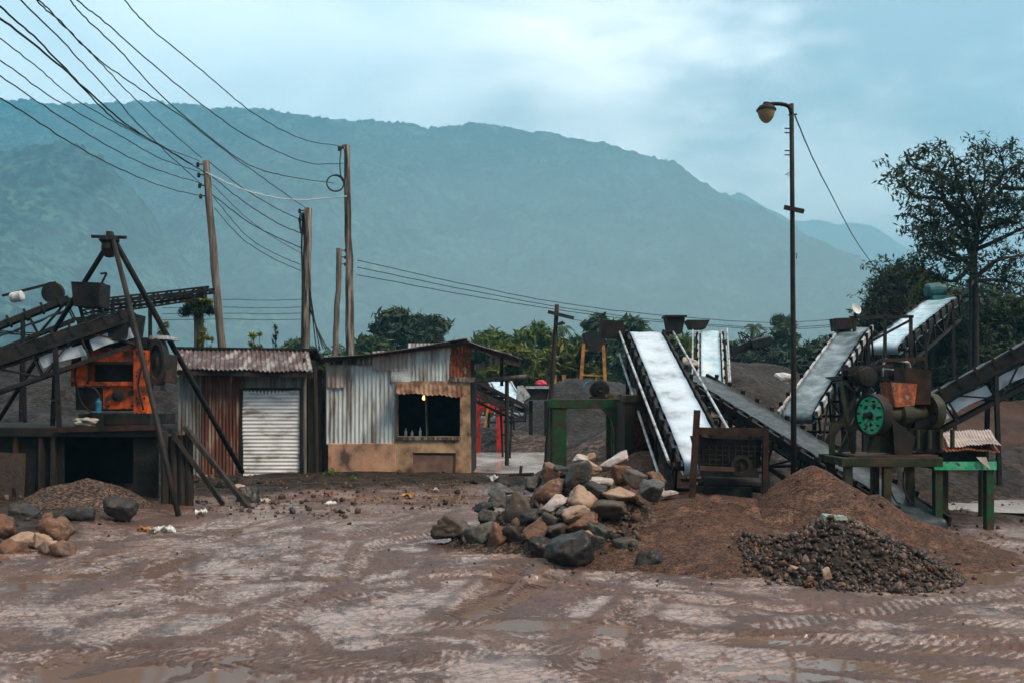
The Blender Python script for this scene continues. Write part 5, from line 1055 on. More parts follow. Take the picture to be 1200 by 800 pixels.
# yellow truck with its load
trY = 38.0; tk = thing('truck', 'yellow truck loaded with covered sacks behind the grit heap', 'truck', (X_(916, trY), trY, 0))
t = MB(); t.box(X_(898, trY), X_(932, trY), trY, trY + 1.8, .75, Z_(453, trY), .02); t.build('body', M['yellow'], tk, bevel=.05)
t = MB(); t.box(X_(905, trY), X_(926, trY), trY + .05, trY + 1.75, Z_(453, trY) + .003, Z_(447, trY), .02); t.build('cab_roof', mat('cream_paint', [(.42, .38, .2), (.3, .26, .14)], 4, (.4, .7), .1, 30), tk, bevel=.05)
for a in ((900, 458, 908, 466), (911, 458, 918, 466), (921, 458, 930, 466)):
    t = MB(); t.box(X_(a[0], trY), X_(a[2], trY), trY - .03, trY - .003, Z_(a[3], trY), Z_(a[1], trY)); t.build('window', M['glassd'], tk)
for px in (903, 928):
    for dy in (.1, 1.5): t = MB(); t.lathe((X_(px, trY), trY + dy, .42), (0, 1, 0), [(0, 0), (.02, .2), (0, .42), (.25, .42), (.25, 0)], 18); t.build('wheel', M['rubber'], tk)
t = MB(); t.box(X_(895, trY), X_(935, trY), trY + .05, trY + 1.75, .5, .747); t.build('chassis', M['black'], tk)
cloth('tarpaulin', 'white bundled tarpaulin on top of the yellow truck', 'tarpaulin', 917, 442, 24, 10, trY + .8, 'white', 12)
cloth('tarpaulin', 'red folded tarpaulin lying beside the white one on the yellow truck', 'tarpaulin', 899, 444, 14, 6, trY + .8, 'pinkcloth', 13)
cloth('tarpaulin', 'pale cover lying on the far bin behind the long dark belt', 'tarpaulin', 806, 425, 22, 12, 27, 'sack', 14)
sb = thing('scrap_boom', 'collapsed black lattice boom lying on the heap behind the blue grey belt', 'boom', (X_(880, 44), 44, 3))
lattice(sb, P(858, 420, 44), P(898, 398, 46), .35, 9, 'black'); lattice(sb, P(868, 398, 45), P(905, 420, 43), .35, 9, 'black')
t = MB(); t.bar(P(880, 404, 43.5), P(902, 398, 43.5), .7, .35, j=.08); t.bar(P(856, 412, 43.5), P(880, 404, 43.5), .4, .3, j=.08); t.build('bucket', M['black'], sb)
# dish on a pole near the grey belt
di = thing('dish_aerial', 'small white dish aerial on a thin pole above the grey belt', 'dish aerial', (X_(1002, 24), 24, 0))
t = MB(); t.tube((X_(1002, 24), 24, 0), P(1002, 364, 24), .03); t.build('mast', M['black'], di)
t = MB(); t.lathe(P(1003, 362, 23.9), (.4, -.8, .3), [(-.06, 0), (-.04, .08), (.02, .14), (.03, .14), (-.02, .07), (-.04, 0)], 18); t.build('dish', M['white'], di)
# ------------------------------------------------------------------ poles
def utility_pole(label, top, bot, Y, r0, r1, m='wood', nins=0, side=-1, wob=.02, dark_top=0, bands=True):
    a, b = P(*top, Y), P(*bot, Y); b = a + (b - a) * ((a.z - .0) / (a.z - b.z)); root = thing('utility_pole', label, 'pole', (b.x, b.y, 0), 'power poles round the yard'); t = MB(); n = 14
    pts = [a.lerp(b, k / n) + V((random.uniform(-wob, wob), random.uniform(-wob, wob), 0)) for k in range(n + 1)]; t.path(pts, [(r0 + (r1 - r0) * k / n) * random.uniform(.95, 1.05) for k in range(n + 1)], 12); t.build('shaft', M[m], root, smooth=True)
    if dark_top: t = MB(); t.path([p for p in pts[:dark_top]], [(r0 + (r1 - r0) * k / n) * 1.03 + .004 for k in range(dark_top)], 12); t.build('tarred_head', M['wood_d'], root, smooth=True)
    for k in range(nins):
        q = a.lerp(b, .012 + .035 * k); t = MB(); t.tube(q, q + V((side * (r0 + .12), 0, .02)), .02); c = q + V((side * (r0 + .14), 0, 0)); t.lathe(c, (0, 0, 1), [(-.07, 0), (-.07, .03), (-.03, .055), (0, .04), (.03, .055), (.07, .03), (.08, 0)], 10); t.build('insulator', M['dark'], root)
    return root, a, b
pA, aA, bA = utility_pole('leaning brown wooden pole rising behind the rusty shed roof', (241, 189), (260, 405), 30, .105, .14, 'wood', 4, -1, .015, 0)
pB, aB, bB = utility_pole('pale wooden pole with a sheaf of cables at its foot, behind the shed corner', (361, 244), (358, 408), 32, .125, .155, 'wood_p', 2, -1, .02, 0)
pC, aC, bC = utility_pole('tallest wooden pole carrying a big coil of cable', (406.5, 170), (411, 412), 30, .09, .165, 'wood_p', 1, -1, .02, 0)
pD, aD, bD = utility_pole('thin leaning wooden pole between the two pale poles', (398, 291), (393, 412), 42, .12, .14, 'wood', 3, 1, .03, 0)
pE, aE, bE = utility_pole('thin black pole with a crossarm standing beside the wet road', (653, 357), (640, 548), 27, .06, .075, 'wood_d', 0, 1, .01)
t = MB(); t.bar(P(642, 365.5, 26.9), P(672.5, 373, 26.9), .07, .09); t.build('crossarm', M['wood_d'], pE)
t = MB(); t.tube(P(651, 381, 26.9), P(660, 377, 26.9), .03); t.prism([P(653, 380, 26.85), P(662, 377.5, 26.85), P(662, 380, 26.85), P(655, 381, 26.85)], (0, .12, 0)); t.build('lamp', M['dark'], pE)
# coils and cable sheaf
def coil(root, c, r, rx, turns, th=.014, m='wire', seed=0):
    rr = random.Random(seed); t = MB(); pts = []
    for k in range(int(turns * 20) + 1): q = 2 * math.pi * k / 20; s_ = 1 + .07 * math.sin(q * .37 + seed) ; pts.append(V(c) + V((rx * s_ * math.cos(q) + .02 * math.sin(q * .6), .03 * math.sin(q * 1.3), r * s_ * math.sin(q))))
    t.path(pts, th, 6); return t.build('cable_coil', M[m], root)
coil(pC, P(393, 215, 29.8), .24, .26, 2.2, .018, seed=1); coil(pC, P(402, 192, 29.8), .55, .11, 1.3, .018, seed=2)
coil(pB, P(354, 262, 31.8), .34, .07, 2.2, .02, seed=3)
t = MB(); q = [P(355, 250, 31.85), P(353.5, 290, 31.85), P(354.5, 330, 31.85), P(353.5, 408, 31.85)]; t.path(crv(q, 5), .03, 6); t.build('down_cable', M['wire'], pB)
for k, (dx, py) in enumerate(((372, 352), (376, 362), (382, 372), (368, 345), (379, 366))):
    t = MB(); p0 = P(363, py - 14 + 2 * k, 31.9); p1 = P(dx + 3, 409, 31.5 + .2 * k); t.path([p0.lerp(p1, u / 6) + V((0, 0, -.25 * u / 6 * (1 - u / 6) * 2)) for u in range(7)], .018, 5); o = t.build('stay_cable', M['wire'], pB)
# lamp post
LY = 14.4; lp = thing('lamp_post', 'tall thin black lamp post with one bell lamp and pegs up its side', 'lamp post', (X_(929.5, LY), LY, .1))
t = MB(); t.path([P(927.5, 122, LY), P(928.5, 240, LY), P(929, 330, LY), P(930, 430, LY), (X_(930, LY), LY, 0)], [.033, .034, .036, .04, .045], 12); t.build('shaft', M['dark'], lp, smooth=True)
t = MB(); t.path(crv([P(927.5, 133, LY - .02), P(924, 125, LY - .04), P(913, 122, LY - .04), P(897, 122.5, LY - .04)], 6), .028, 8); t.build('arm', M['black'], lp, smooth=True)
lh = MB(); c = P(898, 126, LY - .04); lh.lathe(c, (0, 0, 1), [(-.035, .135), (-.01, .125), (.02, .10), (.04, .05), (.07, .045), (.07, 0)], 24); h_ = lh.build('lamp_hood', M['dark'], lp)
lh = MB(); lh.lathe(c, (0, 0, 1), [(-.225, 0), (-.222, .03), (-.20, .062), (-.15, .10), (-.08, .122), (-.036, .128)], 24); lh.build('lamp_glass', M['glass_amber'], h_, smooth=True)
lh = MB(); lh.lathe(c, (0, 0, 1), [(-.05, .128), (-.05, .142), (-.03, .142), (-.03, .128)], 24); lh.build('rim', M['black'], h_)
t = MB(); t.bar(P(919, 243, LY - .05), P(942, 248, LY - .05), .045, .06); t.build('crossarm', M['dark'], lp)
t = MB()
for py in (151, 156, 177, 182): t.tube(P(928, py, LY), P(919.5, py - .3, LY), .009, n=6)
t.path([P(928, 201, LY), P(920, 205, LY), P(928, 206, LY)], .008, 6); t.tube(P(924, 135, LY), P(934, 134, LY), .012, n=6); t.path([P(928, 300, LY), P(934, 297, LY), P(933, 303, LY)], .008, 6)
t.build('peg', M['black'], lp)
# ------------------------------------------------------------------ wires
def wire(label, pts, Y0, Y1, r=.015, m='wire', group='overhead cables', kink=.02, Ylast=None):
    n = len(pts); cum = [0]
    for a, b in zip(pts[:-1], pts[1:]): cum.append(cum[-1] + math.hypot(b[0] - a[0], b[1] - a[1]))
    w = []
    for (px, py), s_ in zip(pts, cum): u = s_ / cum[-1]; Y = 1 / ((1 - u) / Y0 + u / Y1); w.append(P(px, py, Y))
    q = crv(w, 8); r *= .82; t = MB(); t.path([p + V((random.uniform(-kink, kink), 0, random.uniform(-kink, kink))) * .5 for p in q], r, 5); tag(t.build('cable', M[m], smooth=True), label, 'cable', group)
Zs = 2.857
def zl(*p): return [(x / Zs, y / Zs) for x, y in p]
wire('uppermost cable, ending on the tip of the tallest wooden pole', zl((300, -120), (415, 0), (510, 100), (680, 240), (850, 380), (1010, 465), (1150, 492)), 15, 29.9, .014)
wire('cable meeting the tallest pole just under its tip', zl((150, -110), (258, 0), (350, 75), (510, 215), (700, 370), (860, 475), (1030, 545), (1150, 548)), 14, 29.9, .014)
wire('cable with a knot near the top edge, meeting the tallest pole by its coil', zl((130, -110), (232, 0), (275, 50), (400, 170), (540, 320), (740, 490), (850, 560), (960, 590), (1120, 615)), 14, 29.9, .014)
wire('cable crossing over the leaning pole and ending on the pale pole tip', zl((30, -90), (120, 0), (200, 75), (320, 190), (470, 300), (620, 400), (760, 510), (900, 610), (1022, 696)), 13, 31.9, .014)
wire('twin of the crossing cable, ending on the leaning pole tip', zl((45, -80), (130, 0), (215, 85), (330, 205), (450, 330), (560, 430), (675, 530)), 13, 29.9, .014)
wire('cable from the top edge ending at the second insulator of the leaning pole', zl((-20, -90), (68, 0), (210, 140), (350, 290), (500, 455), (600, 550), (675, 618)), 12, 29.9, .014)
wire('thick cable entering at the picture edge just under the corner', zl((-110, -80), (0, 20), (130, 140), (270, 285), (370, 390), (450, 440), (560, 500), (680, 575)), 12, 29.9, .018)
wire('thickest cable crossing below the corner one to the leaning pole', zl((-120, -40), (0, 60), (150, 178), (300, 310), (420, 415), (540, 490), (675, 572)), 12, 29.9, .021)
wire('thin sagging cable in the middle of the bundle', zl((-130, 40), (0, 130), (130, 230), (250, 330), (420, 430), (540, 490), (670, 540)), 13, 29.9, .012)
wire('third lowest cable to the leaning pole', zl((-140, 105), (0, 200), (180, 330), (400, 455), (540, 532), (670, 576)), 13, 29.9, .013)
wire('second lowest cable, with a small knot, to the leaning pole', zl((-140, 165), (0, 255), (200, 390), (390, 505), (530, 570), (675, 615)), 13, 29.9, .013)
wire('lowest cable reaching the bottom insulator of the leaning pole', zl((-140, 250), (0, 330), (100, 390), (240, 480), (400, 565), (560, 630), (680, 657)), 13, 29.9, .014)
wire('white slack cable between the leaning pole and the tallest pole', zl((690, 578), (800, 630), (900, 658), (1000, 670), (1080, 666), (1160, 658)), 29.9, 29.9, .022, 'wire_w')
S2 = 2.9625
def z2(*p): return [(220 + x / S2, 150 + y / S2) for x, y in p]
wire('highest cable from the leaning pole to the pale pole', z2((75, 120), (200, 215), (310, 280), (395, 322)), 30, 31.9, .018)
wire('second cable from the leaning pole to the pale pole', z2((85, 170), (200, 260), (310, 330), (398, 368)), 30, 31.9, .018)
wire('third cable from the leaning pole to the pale pole, sagging lower', z2((80, 228), (200, 320), (300, 375), (398, 418)), 30, 31.9, .020)
wire('thin cable from the leaning pole to the pale pole, in the middle', z2((85, 195), (190, 300), (290, 375), (398, 438)), 30, 31.9, .011)
wire('second lowest cable from the leaning pole to the pale pole', z2((90, 240), (200, 370), (300, 435), (392, 475)), 30, 31.9, .014)
wire('lowest cable from the leaning pole to the pale pole', z2((92, 278), (190, 385), (300, 455), (392, 495)), 30, 31.9, .014)
for k, (ya, yb, yc) in enumerate(((305, 345, 368), (313, 350, 374), (322, 354, 376))):
    wire(['highest of the three cables running from the tallest pole over the trees', 'middle one of the three cables running from the tallest pole over the trees', 'lowest of the three cables running from the tallest pole over the trees'][k],
         [(419, ya), (520, (ya + yb) / 2 + 3), (645, yb + 8), (760, yc), (900, yc + 10), (985, yc + 6)], 30, 46, .016)
for k, py in enumerate((351, 360, 367, 374)):
    wire(['highest of four level cables behind the leaning pole', 'second of four level cables behind the leaning pole', 'third of four level cables behind the leaning pole', 'lowest of four level cables behind the leaning pole'][k],
         [(190, py + 1), (262, py), (310, py + 1), (355, py)], 44, 44, .016)
wire('thin stay wire running from the lamp post down into the wood', [(931, 134), (950, 180), (975, 230), (1005, 285), (1037, 329)], LY, 33, .012, kink=.005)
wire('slack wire from the black crossarm pole to the hopper', [(672, 374), (690, 377), (704, 372)], 27, 46.8, .012)
# ------------------------------------------------------------------ trees and plants
def leaves(cs, rs_, n, size, seed, flat=.6, droop=0., shell=.5, asp=.5):
    """n leaf quads in ellipsoid clumps: cs (k,3) centres, rs_ (k,) radii"""
    r = np.random.default_rng(seed); cs = np.asarray(cs, float); rs_ = np.asarray(rs_, float); w = rs_ ** 2; ci = r.choice(len(cs), n, p=w / w.sum())
    d = r.normal(size=(n, 3)); d /= np.linalg.norm(d, axis=1)[:, None]; rad = rs_[ci] * r.uniform(shell, 1.0, n) ** .7 * (1 + .15 * r.normal(size=n))
    p = cs[ci] + d * rad[:, None] * np.array([1, 1, flat])
    nn = d * .6 + r.normal(size=(n, 3)) * .7 + np.array([0, 0, .5]); nn /= np.linalg.norm(nn, axis=1)[:, None]
    t = np.cross(nn, r.normal(size=(n, 3))); t[:, 2] -= droop; t -= nn * (t * nn).sum(1)[:, None]; t /= np.linalg.norm(t, axis=1)[:, None]; b = np.cross(nn, t); L = size * r.uniform(.6, 1.3, n)[:, None]; Wd = L * asp
    v = np.stack([p - t * L, p + b * Wd * .5 - t * L * .1, p + t * L, p - b * Wd * .5 - t * L * .1], 1).reshape(-1, 3); f = np.arange(n * 4).reshape(-1, 4); return v, f
def branchpath(mb, a, b, r0, r1, bend, rr, n=6, seg=6):
    a, b = V(a), V(b); L = (b - a).length; o1 = V((rr.uniform(-1, 1), rr.uniform(-1, 1), rr.uniform(-.3, 1))) * bend * L
    pts = [a.lerp(b, k / seg) + o1 * math.sin(math.pi * k / seg) for k in range(seg + 1)]; mb.path(pts, [r0 + (r1 - r0) * k / seg for k in range(seg + 1)], n); return pts
def tree(name, label, cat, px, ptop, Y, wpx, hpx, lm, seed, n=2200, size=.3, trunk_r=.14, clumps=16, z0=0., group=None, flat=.75, open_=.0, nleg=1):
    """crown centred at px, top at row ptop, size in photo pixels at its own distance"""
    rr = random.Random(seed); top = Z_(ptop, Y); cw, ch = wpx / 2 / F * Y, hpx / F * Y; x = X_(px, Y); cz = top - ch / 2; root = thing(name, label, cat, (x, Y, z0), group)
    cs = []; rs_ = []
    for k in range(clumps):
        q = rr.uniform(0, 2 * math.pi); h = rr.uniform(-1, 1); m = math.sqrt(max(0, 1 - h * h)) * rr.uniform(.25, .85); rad = rr.uniform(.24, .42) * min(cw, ch / 1.6)
        cs.append((x + cw * m * math.cos(q), Y + cw * m * math.sin(q) * .9, cz + (ch / 2 - rad * flat) * h)); rs_.append(rad)
    v, f = leaves(cs, rs_, n, size, seed, flat, .3, .35)
    t = MB(); fork = V((x + rr.uniform(-.2, .2), Y, max(z0 + .4, cz - ch * .35)))
    for l in range(nleg): branchpath(t, (x + (l - (nleg - 1) / 2) * trunk_r * 3, Y, z0 - .2), fork + V(((l - (nleg - 1) / 2) * trunk_r * 3, 0, 0)), trunk_r, trunk_r * .7, .03, rr, 8)
    for c in cs[::2]: branchpath(t, fork, c, trunk_r * .5, trunk_r * .12, .12, rr, 5, 5)
    t.build('trunk', M['bark'], root, smooth=True); link_mesh('crown', v, f, M[lm], root); return root
def palm(label, px, ptop, Y, rpx, seed, lm='leaf_t', z0=0., group='palms beyond the yard'):
    rr = random.Random(seed); x = X_(px, Y); R = rpx / F * Y; ztop = Z_(ptop, Y) - R * .35; root = thing('palm_tree', label, 'palm', (x, Y, z0), group)
    t = MB(); branchpath(t, (x, Y, z0 - .2), (x + rr.uniform(-.3, .3), Y, ztop), .17, .12, .03, rr, 8); t.build('trunk', M['bark'], root, smooth=True); t = MB(); c = V((x, Y, ztop))
    for k in range(17):
        q = 2 * math.pi * k / 17 + rr.uniform(-.2, .2); el = rr.uniform(-.2, 1.1); d = V((math.cos(q) * math.cos(el), math.sin(q) * math.cos(el), math.sin(el))); prev = None; side = V((-math.sin(q), math.cos(q), 0))
        P_ = [c + d * R * u + V((0, 0, -R * .75 * u * u)) for u in [i / 9 for i in range(10)]]
        for i in range(9):
            wd = R * .26 * math.sin(math.pi * min(1, (i + 1.2) / 10)) 
            a, b = P_[i], P_[i + 1]
            for sd in (-1, 1): tip = (a + b) / 2 + side * sd * wd + (b - a) * .8 + V((0, 0, -wd * .45)); t.add([a, a.lerp(b, .75), tip], [[0, 1, 2]])
            t.add([a + side * .03, a - side * .03, b - side * .03, b + side * .03], [[0, 1, 2, 3]])
    t.build('crown', M[lm], root); return root
GT = 'trees beyond the yard'
# the far wood that reads as one mass
cs = []; rs_ = []; rr = random.Random(3)
for k in range(330):
    px = rr.uniform(150, 1010); Y = rr.uniform(92, 120); top = np.interp(px, [150, 300, 380, 450, 520, 600, 690, 780, 860, 930, 1010], [412, 414, 405, 400, 402, 392, 392, 388, 396, 402, 400]) + rr.uniform(-3, 14)
    r = rr.uniform(1.2, 2.6); z = Z_(top, Y); cs.append((X_(px, Y), Y, z - r * .8)); rs_.append(r); cs.append((X_(px, Y), Y, max(1.2, z - r * 2.6))); rs_.append(r * 1.2)
v, f = leaves(cs, rs_, 34000, .6, 5, .8, .2, .3); o = link_mesh('far_wood', v, f, M['leaf_t'], at=(0, 100, 0)); o['kind'] = 'stuff'; o['label'] = 'far green wood along the foot of the mountain'
TR = [
 ('dark green tree with layered branches rising above the hut roof', 474, 361, 70, 74, 70, 'leaf_d', 2400, .38, .55),
 ('low dark bush crown showing over the hut roof beside the layered tree', 437, 396, 62, 44, 40, 'leaf_t', 1300, .34, .8),
 ('small grey green tree between the cable sheaf and the thin pole', 345, 398, 66, 36, 40, 'leaf_t', 900, .34, .8),
 ('bushy green tree just past the hut roof ridge', 572, 388, 64, 46, 60, 'leaf', 1700, .34, .8),
 ('yellow green bushy tree over the porch of the hut', 612, 397, 52, 58, 66, 'leaf_y', 2200, .30, .8),
 ('tall green tree behind the thin black crossarm pole', 634, 381, 62, 58, 76, 'leaf', 2400, .32, .8),
 ('yellow green tree between crossarm pole and hopper', 668, 396, 50, 52, 64, 'leaf_y', 2000, .30, .8),
 ('feathery grey green tree standing behind the hopper', 702, 371, 62, 48, 66, 'leaf_t', 1500, .34, .7),
 ('dark tree between the hopper and the broad pale belt', 738, 374, 66, 50, 76, 'leaf_t', 2200, .36, .8),
 ('green tree behind the head of the broad pale belt', 790, 386, 64, 44, 60, 'leaf', 1800, .34, .8),
 ('dark tree to the right of the distant blue grey belt', 862, 398, 66, 44, 52, 'leaf_d', 1700, .36, .8),
 ('tall slim far tree with a tufted top near the lamp post', 917, 367, 78, 26, 66, 'leaf_t', 1200, .42, 1.1),
 ('broad dark tree behind the yellow truck', 905, 400, 70, 60, 56, 'leaf_d', 2200, .36, .8),
 ('dark green tree between the lamp post and the grey belt', 955, 402, 66, 54, 60, 'leaf_d', 2200, .34, .8),
 ('green tree beside the head of the grey belt', 985, 398, 60, 40, 60, 'leaf', 1700, .32, .8),
]
for k, (lab, px, top, Y, w, h, lm, n, s_, fl) in enumerate(TR): tree('bushy_tree', lab, 'tree', px, top - 4, Y, w * 1.5, h * 1.35, lm, 300 + k, int(n * 2.1), s_, .14, 20, 0, GT, fl)
palm('far palm standing behind the crossarm pole', 660, 378, 74, 17, 1); palm('palm with drooping fronds behind the feathery tree', 708, 372, 70, 16, 2)
palm('palm standing above the dark tree by the broad pale belt', 753, 374, 80, 16, 3); palm('palm with a ragged crown between the truck and the distant belt', 884, 377, 74, 19, 4)
palm('small far palm seen between the lamp post and the grey belt', 966, 391, 84, 14, 5); palm('palm reaching over the dense wood beside the tall tree', 1160, 345, 48, 20, 6, 'leaf_d')
# wood at the edge of the yard: dense trees that can be told apart
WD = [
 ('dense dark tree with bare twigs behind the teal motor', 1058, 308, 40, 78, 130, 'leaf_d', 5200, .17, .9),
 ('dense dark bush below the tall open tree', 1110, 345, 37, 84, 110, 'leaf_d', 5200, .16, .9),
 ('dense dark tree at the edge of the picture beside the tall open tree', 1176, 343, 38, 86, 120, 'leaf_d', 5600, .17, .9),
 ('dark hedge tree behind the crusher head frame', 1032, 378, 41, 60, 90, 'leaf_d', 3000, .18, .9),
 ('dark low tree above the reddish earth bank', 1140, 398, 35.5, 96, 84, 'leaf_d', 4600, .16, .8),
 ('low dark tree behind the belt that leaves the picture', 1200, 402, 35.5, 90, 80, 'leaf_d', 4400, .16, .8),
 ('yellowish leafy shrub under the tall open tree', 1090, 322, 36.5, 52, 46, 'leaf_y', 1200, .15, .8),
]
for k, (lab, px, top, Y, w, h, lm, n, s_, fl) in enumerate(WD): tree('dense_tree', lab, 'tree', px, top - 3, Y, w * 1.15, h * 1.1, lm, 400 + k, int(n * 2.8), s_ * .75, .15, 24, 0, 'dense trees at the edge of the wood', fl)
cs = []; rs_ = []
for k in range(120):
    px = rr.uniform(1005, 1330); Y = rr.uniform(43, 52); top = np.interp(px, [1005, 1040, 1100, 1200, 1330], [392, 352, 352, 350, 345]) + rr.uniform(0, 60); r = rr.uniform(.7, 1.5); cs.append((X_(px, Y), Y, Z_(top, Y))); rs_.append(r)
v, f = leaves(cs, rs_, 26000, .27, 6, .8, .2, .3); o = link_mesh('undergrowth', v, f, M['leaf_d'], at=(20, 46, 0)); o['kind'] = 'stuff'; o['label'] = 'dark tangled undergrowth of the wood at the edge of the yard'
# the tall open tree
ty = 34.0; rr = random.Random(77); tt = thing('tall_tree', 'tall open tree with clumped leaves and pale sky showing through, above the wood', 'tree', (X_(1141, ty), ty, 0)); t = MB()
tb_ = branchpath(t, (X_(1141, ty), ty, -.2), P(1142, 300, ty), .12, .095, .012, rr, 10); branchpath(t, P(1142, 300, ty), P(1144, 238, ty), .095, .04, .05, rr, 8); branchpath(t, (X_(1136, ty), ty, -.2), P(1138, 310, ty), .09, .06, .02, rr, 8)
cl = []
BR = [((1142, 300), (1134, 262), (1112, 232), (1085, 200)), ((1142, 300), (1140, 255), (1128, 215), (1118, 180)), ((1142, 300), (1147, 250), (1150, 215), (1152, 176)), ((1146, 285), (1160, 245), (1175, 220), (1190, 190)), ((1140, 300), (1115, 275), (1085, 262), (1070, 255)),
      ((1134, 262), (1100, 240), (1075, 225), (1058, 205)), ((1128, 220), (1100, 200), (1080, 195), (1062, 192)), ((1150, 240), (1165, 225), (1180, 205), (1172, 176)), ((1142, 310), (1170, 285), (1195, 270), (1215, 262)), ((1138, 320), (1110, 305), (1090, 300), (1082, 292)), ((1144, 320), (1168, 312), (1190, 305), (1205, 300)), ((1175, 220), (1200, 215), (1215, 205), (1225, 200)), ((1147, 250), (1120, 245), (1105, 225), (1100, 190)), ((1142, 290), (1128, 270), (1110, 262), (1098, 268)), ((1144, 300), (1158, 280), (1168, 262), (1172, 240)), ((1140, 310), (1120, 300), (1100, 285), (1092, 270)), ((1140, 330), (1115, 325), (1095, 320), (1075, 318)), ((1145, 330), (1165, 328), (1185, 325), (1200, 330)), ((1145, 270), (1150, 245), (1140, 225), (1132, 200)), ((1142, 290), (1165, 265), (1190, 245), (1210, 235))]
for br in BR:
    dy = rr.uniform(-1.6, 1.6); b0 = br[0] if br[0][1] < 284 else (1141.5 + rr.uniform(-1, 1.5), min(330, max(266, br[0][1] + rr.uniform(-34, 26)))); w = [P(*b0, ty)] + [P(q[0] + rr.uniform(-7, 7), q[1] + rr.uniform(-6, 6), ty + dy * (k + 1) / 3) for k, q in enumerate(br[1:])]; q = crv(w, 5); t.path(q, [.075 * (1 - k / len(q)) + .014 for k in range(len(q))], 6)
    for k in range(5, len(q)):
        for j in range(3):
            e_ = q[k] + V((rr.uniform(-.75, .75), rr.uniform(-.8, .8), rr.uniform(-.45, .6))); t.path([q[k], q[k].lerp(e_, .5) + V((0, 0, .06)), e_], [.014, .010, .006], 4); cl.append(e_)
t.build('trunk', M['bark'], tt, smooth=True)
rv = [rr.uniform(.2, .46) for _ in cl]; v, f = leaves([c[:] for c in cl], rv, 8200, .12, 9, .6, .5, .1, .55); link_mesh('crown', v, f, M['leaf_d'], tt)
# bare twiggy tree
rr = random.Random(12); tw = thing('twiggy_tree', 'half bare twiggy tree leaning over from the wood towards the lamp post', 'tree', (X_(1062, 33), 33, 0)); t = MB(); tips = []
branchpath(t, (X_(1066, 33), 33, 0), P(1060, 352, 33), .12, .07, .04, rr, 7)
for k in range(16):
    e1 = P(rr.uniform(1016, 1066), rr.uniform(310, 372), 33 + rr.uniform(-1.5, 1.5)); st = P(1060 + rr.uniform(-2, 3), rr.uniform(345, 385), 33); q = branchpath(t, st, e1, .035, .008, .15, rr, 5)
    for j in range(7): a = q[rr.randrange(2, 7)]; e2 = a + V((rr.uniform(-.5, .3), rr.uniform(-.4, .4), rr.uniform(-.2, .5))); t.path([a, a.lerp(e2, .5) + V((0, 0, .05)), e2], [.012, .008, .005], 4); tips.append(e2[:])
t.build('trunk', M['bark'], tw); v, f = leaves(tips, [.16] * len(tips), 900, .09, 15, .8, .3, .1); link_mesh('crown', v, f, M['leaf_d'], tw)
# pollarded yellow-green tree behind the engine
py_ = thing('pollard_tree', 'small flat topped yellow green tree on three stems beside the leaning pole', 'tree', (X_(232, 31), 31, 0)); t = MB()
for px in (229, 233, 236): branchpath(t, (X_(px, 31), 31, 0), P(px + .5, 366, 31), .07, .06, .01, rr, 7)
t.build('trunk', M['wood'], py_)
cs = [P(232 + dx, 360 + dyy, 31 + dz)[:] for dx, dyy, dz in ((-10, 2, .2), (-4, -3, 0), (4, -3, .2), (10, 1, 0), (-15, 6, .1), (15, 5, .2), (0, 6, -.2), (3, 0, .3))]
v, f = leaves(cs, [.22, .22, .22, .22, .18, .18, .22, .25], 1500, .13, 21, .7, .6, .2, .35); link_mesh('crown', v, f, M['leaf_d'], py_)
cs = [P(232 + dx, 351 + dyy, 31)[:] for dx, dyy in ((-11, 2), (-6, 0), (0, -1), (6, 0), (12, 2))]; v, f = leaves(cs, [.17] * 5, 500, .11, 22, .5, .3, .1, .4); link_mesh('young_leaves', v, f, M['leaf_b'], py_)
def shrub(label, px, py, Y, wpx, hpx, lm, n, size, seed, name='shrub', z0=None):
    rr = random.Random(seed); x = X_(px, Y); z0 = gz(x, Y) if z0 is None else z0; root = thing(name, label, 'plant', (x, Y, z0)); t = MB(); cs = []; w, h = wpx / 2 / F * Y, hpx / F * Y; c = P(px, py, Y)
    for k in range(9): p = (x + rr.uniform(-w, w), Y + rr.uniform(-w, w) * .5, c.z + rr.uniform(-.5, .5) * h); cs.append(p); t.path([(x + rr.uniform(-.1, .1) * w, Y, z0 - .03), p], [.012, .006], 5)
    t.build('stem', M['bark'], root); v, f = leaves(cs, [min(w, h) * .4] * 9, n, size, seed, .9, .2, .05, .4); link_mesh('foliage', v, f, M[lm], root); return root
shrub('bright green shoots under the pollard tree behind the shed', 242, 392, 31, 12, 34, 'leaf_b', 380, .11, 31, z0=0)
shrub('pale yellow sprig rising over the middle of the shed roof', 300, 400, 29, 12, 20, 'leaf_b', 200, .12, 32, z0=0)
shrub('thin dark sprig rising over the shed roof', 322, 394, 29, 6, 26, 'leaf_d', 60, .10, 33, z0=0)
shrub('yellow sprig between the orange engine and the shed roof', 191, 390, 28, 10, 22, 'leaf_y', 180, .12, 34, z0=0)
shrub('green vine filling the gap between the shed and the hut', 375, 455, 25.2, 10, 76, 'leaf', 900, .09, 35, 'vine')
shrub('green weeds at the corner of the concrete hut base', 392, 561, 23.4, 34, 16, 'leaf', 420, .055, 36, 'weed')
shrub('dark weeds under the hut base beside the leaning board', 432, 564, 23.3, 40, 10, 'leaf_d', 380, .05, 37, 'weed')
shrub('small weed growing between the stones below the platform', 77, 611, 13.6, 8, 10, 'leaf_b', 60, .03, 38, 'weed')
shrub('grassy weeds beside the plank foot', 268, 566, 20, 24, 10, 'leaf_d', 200, .05, 39, 'weed')
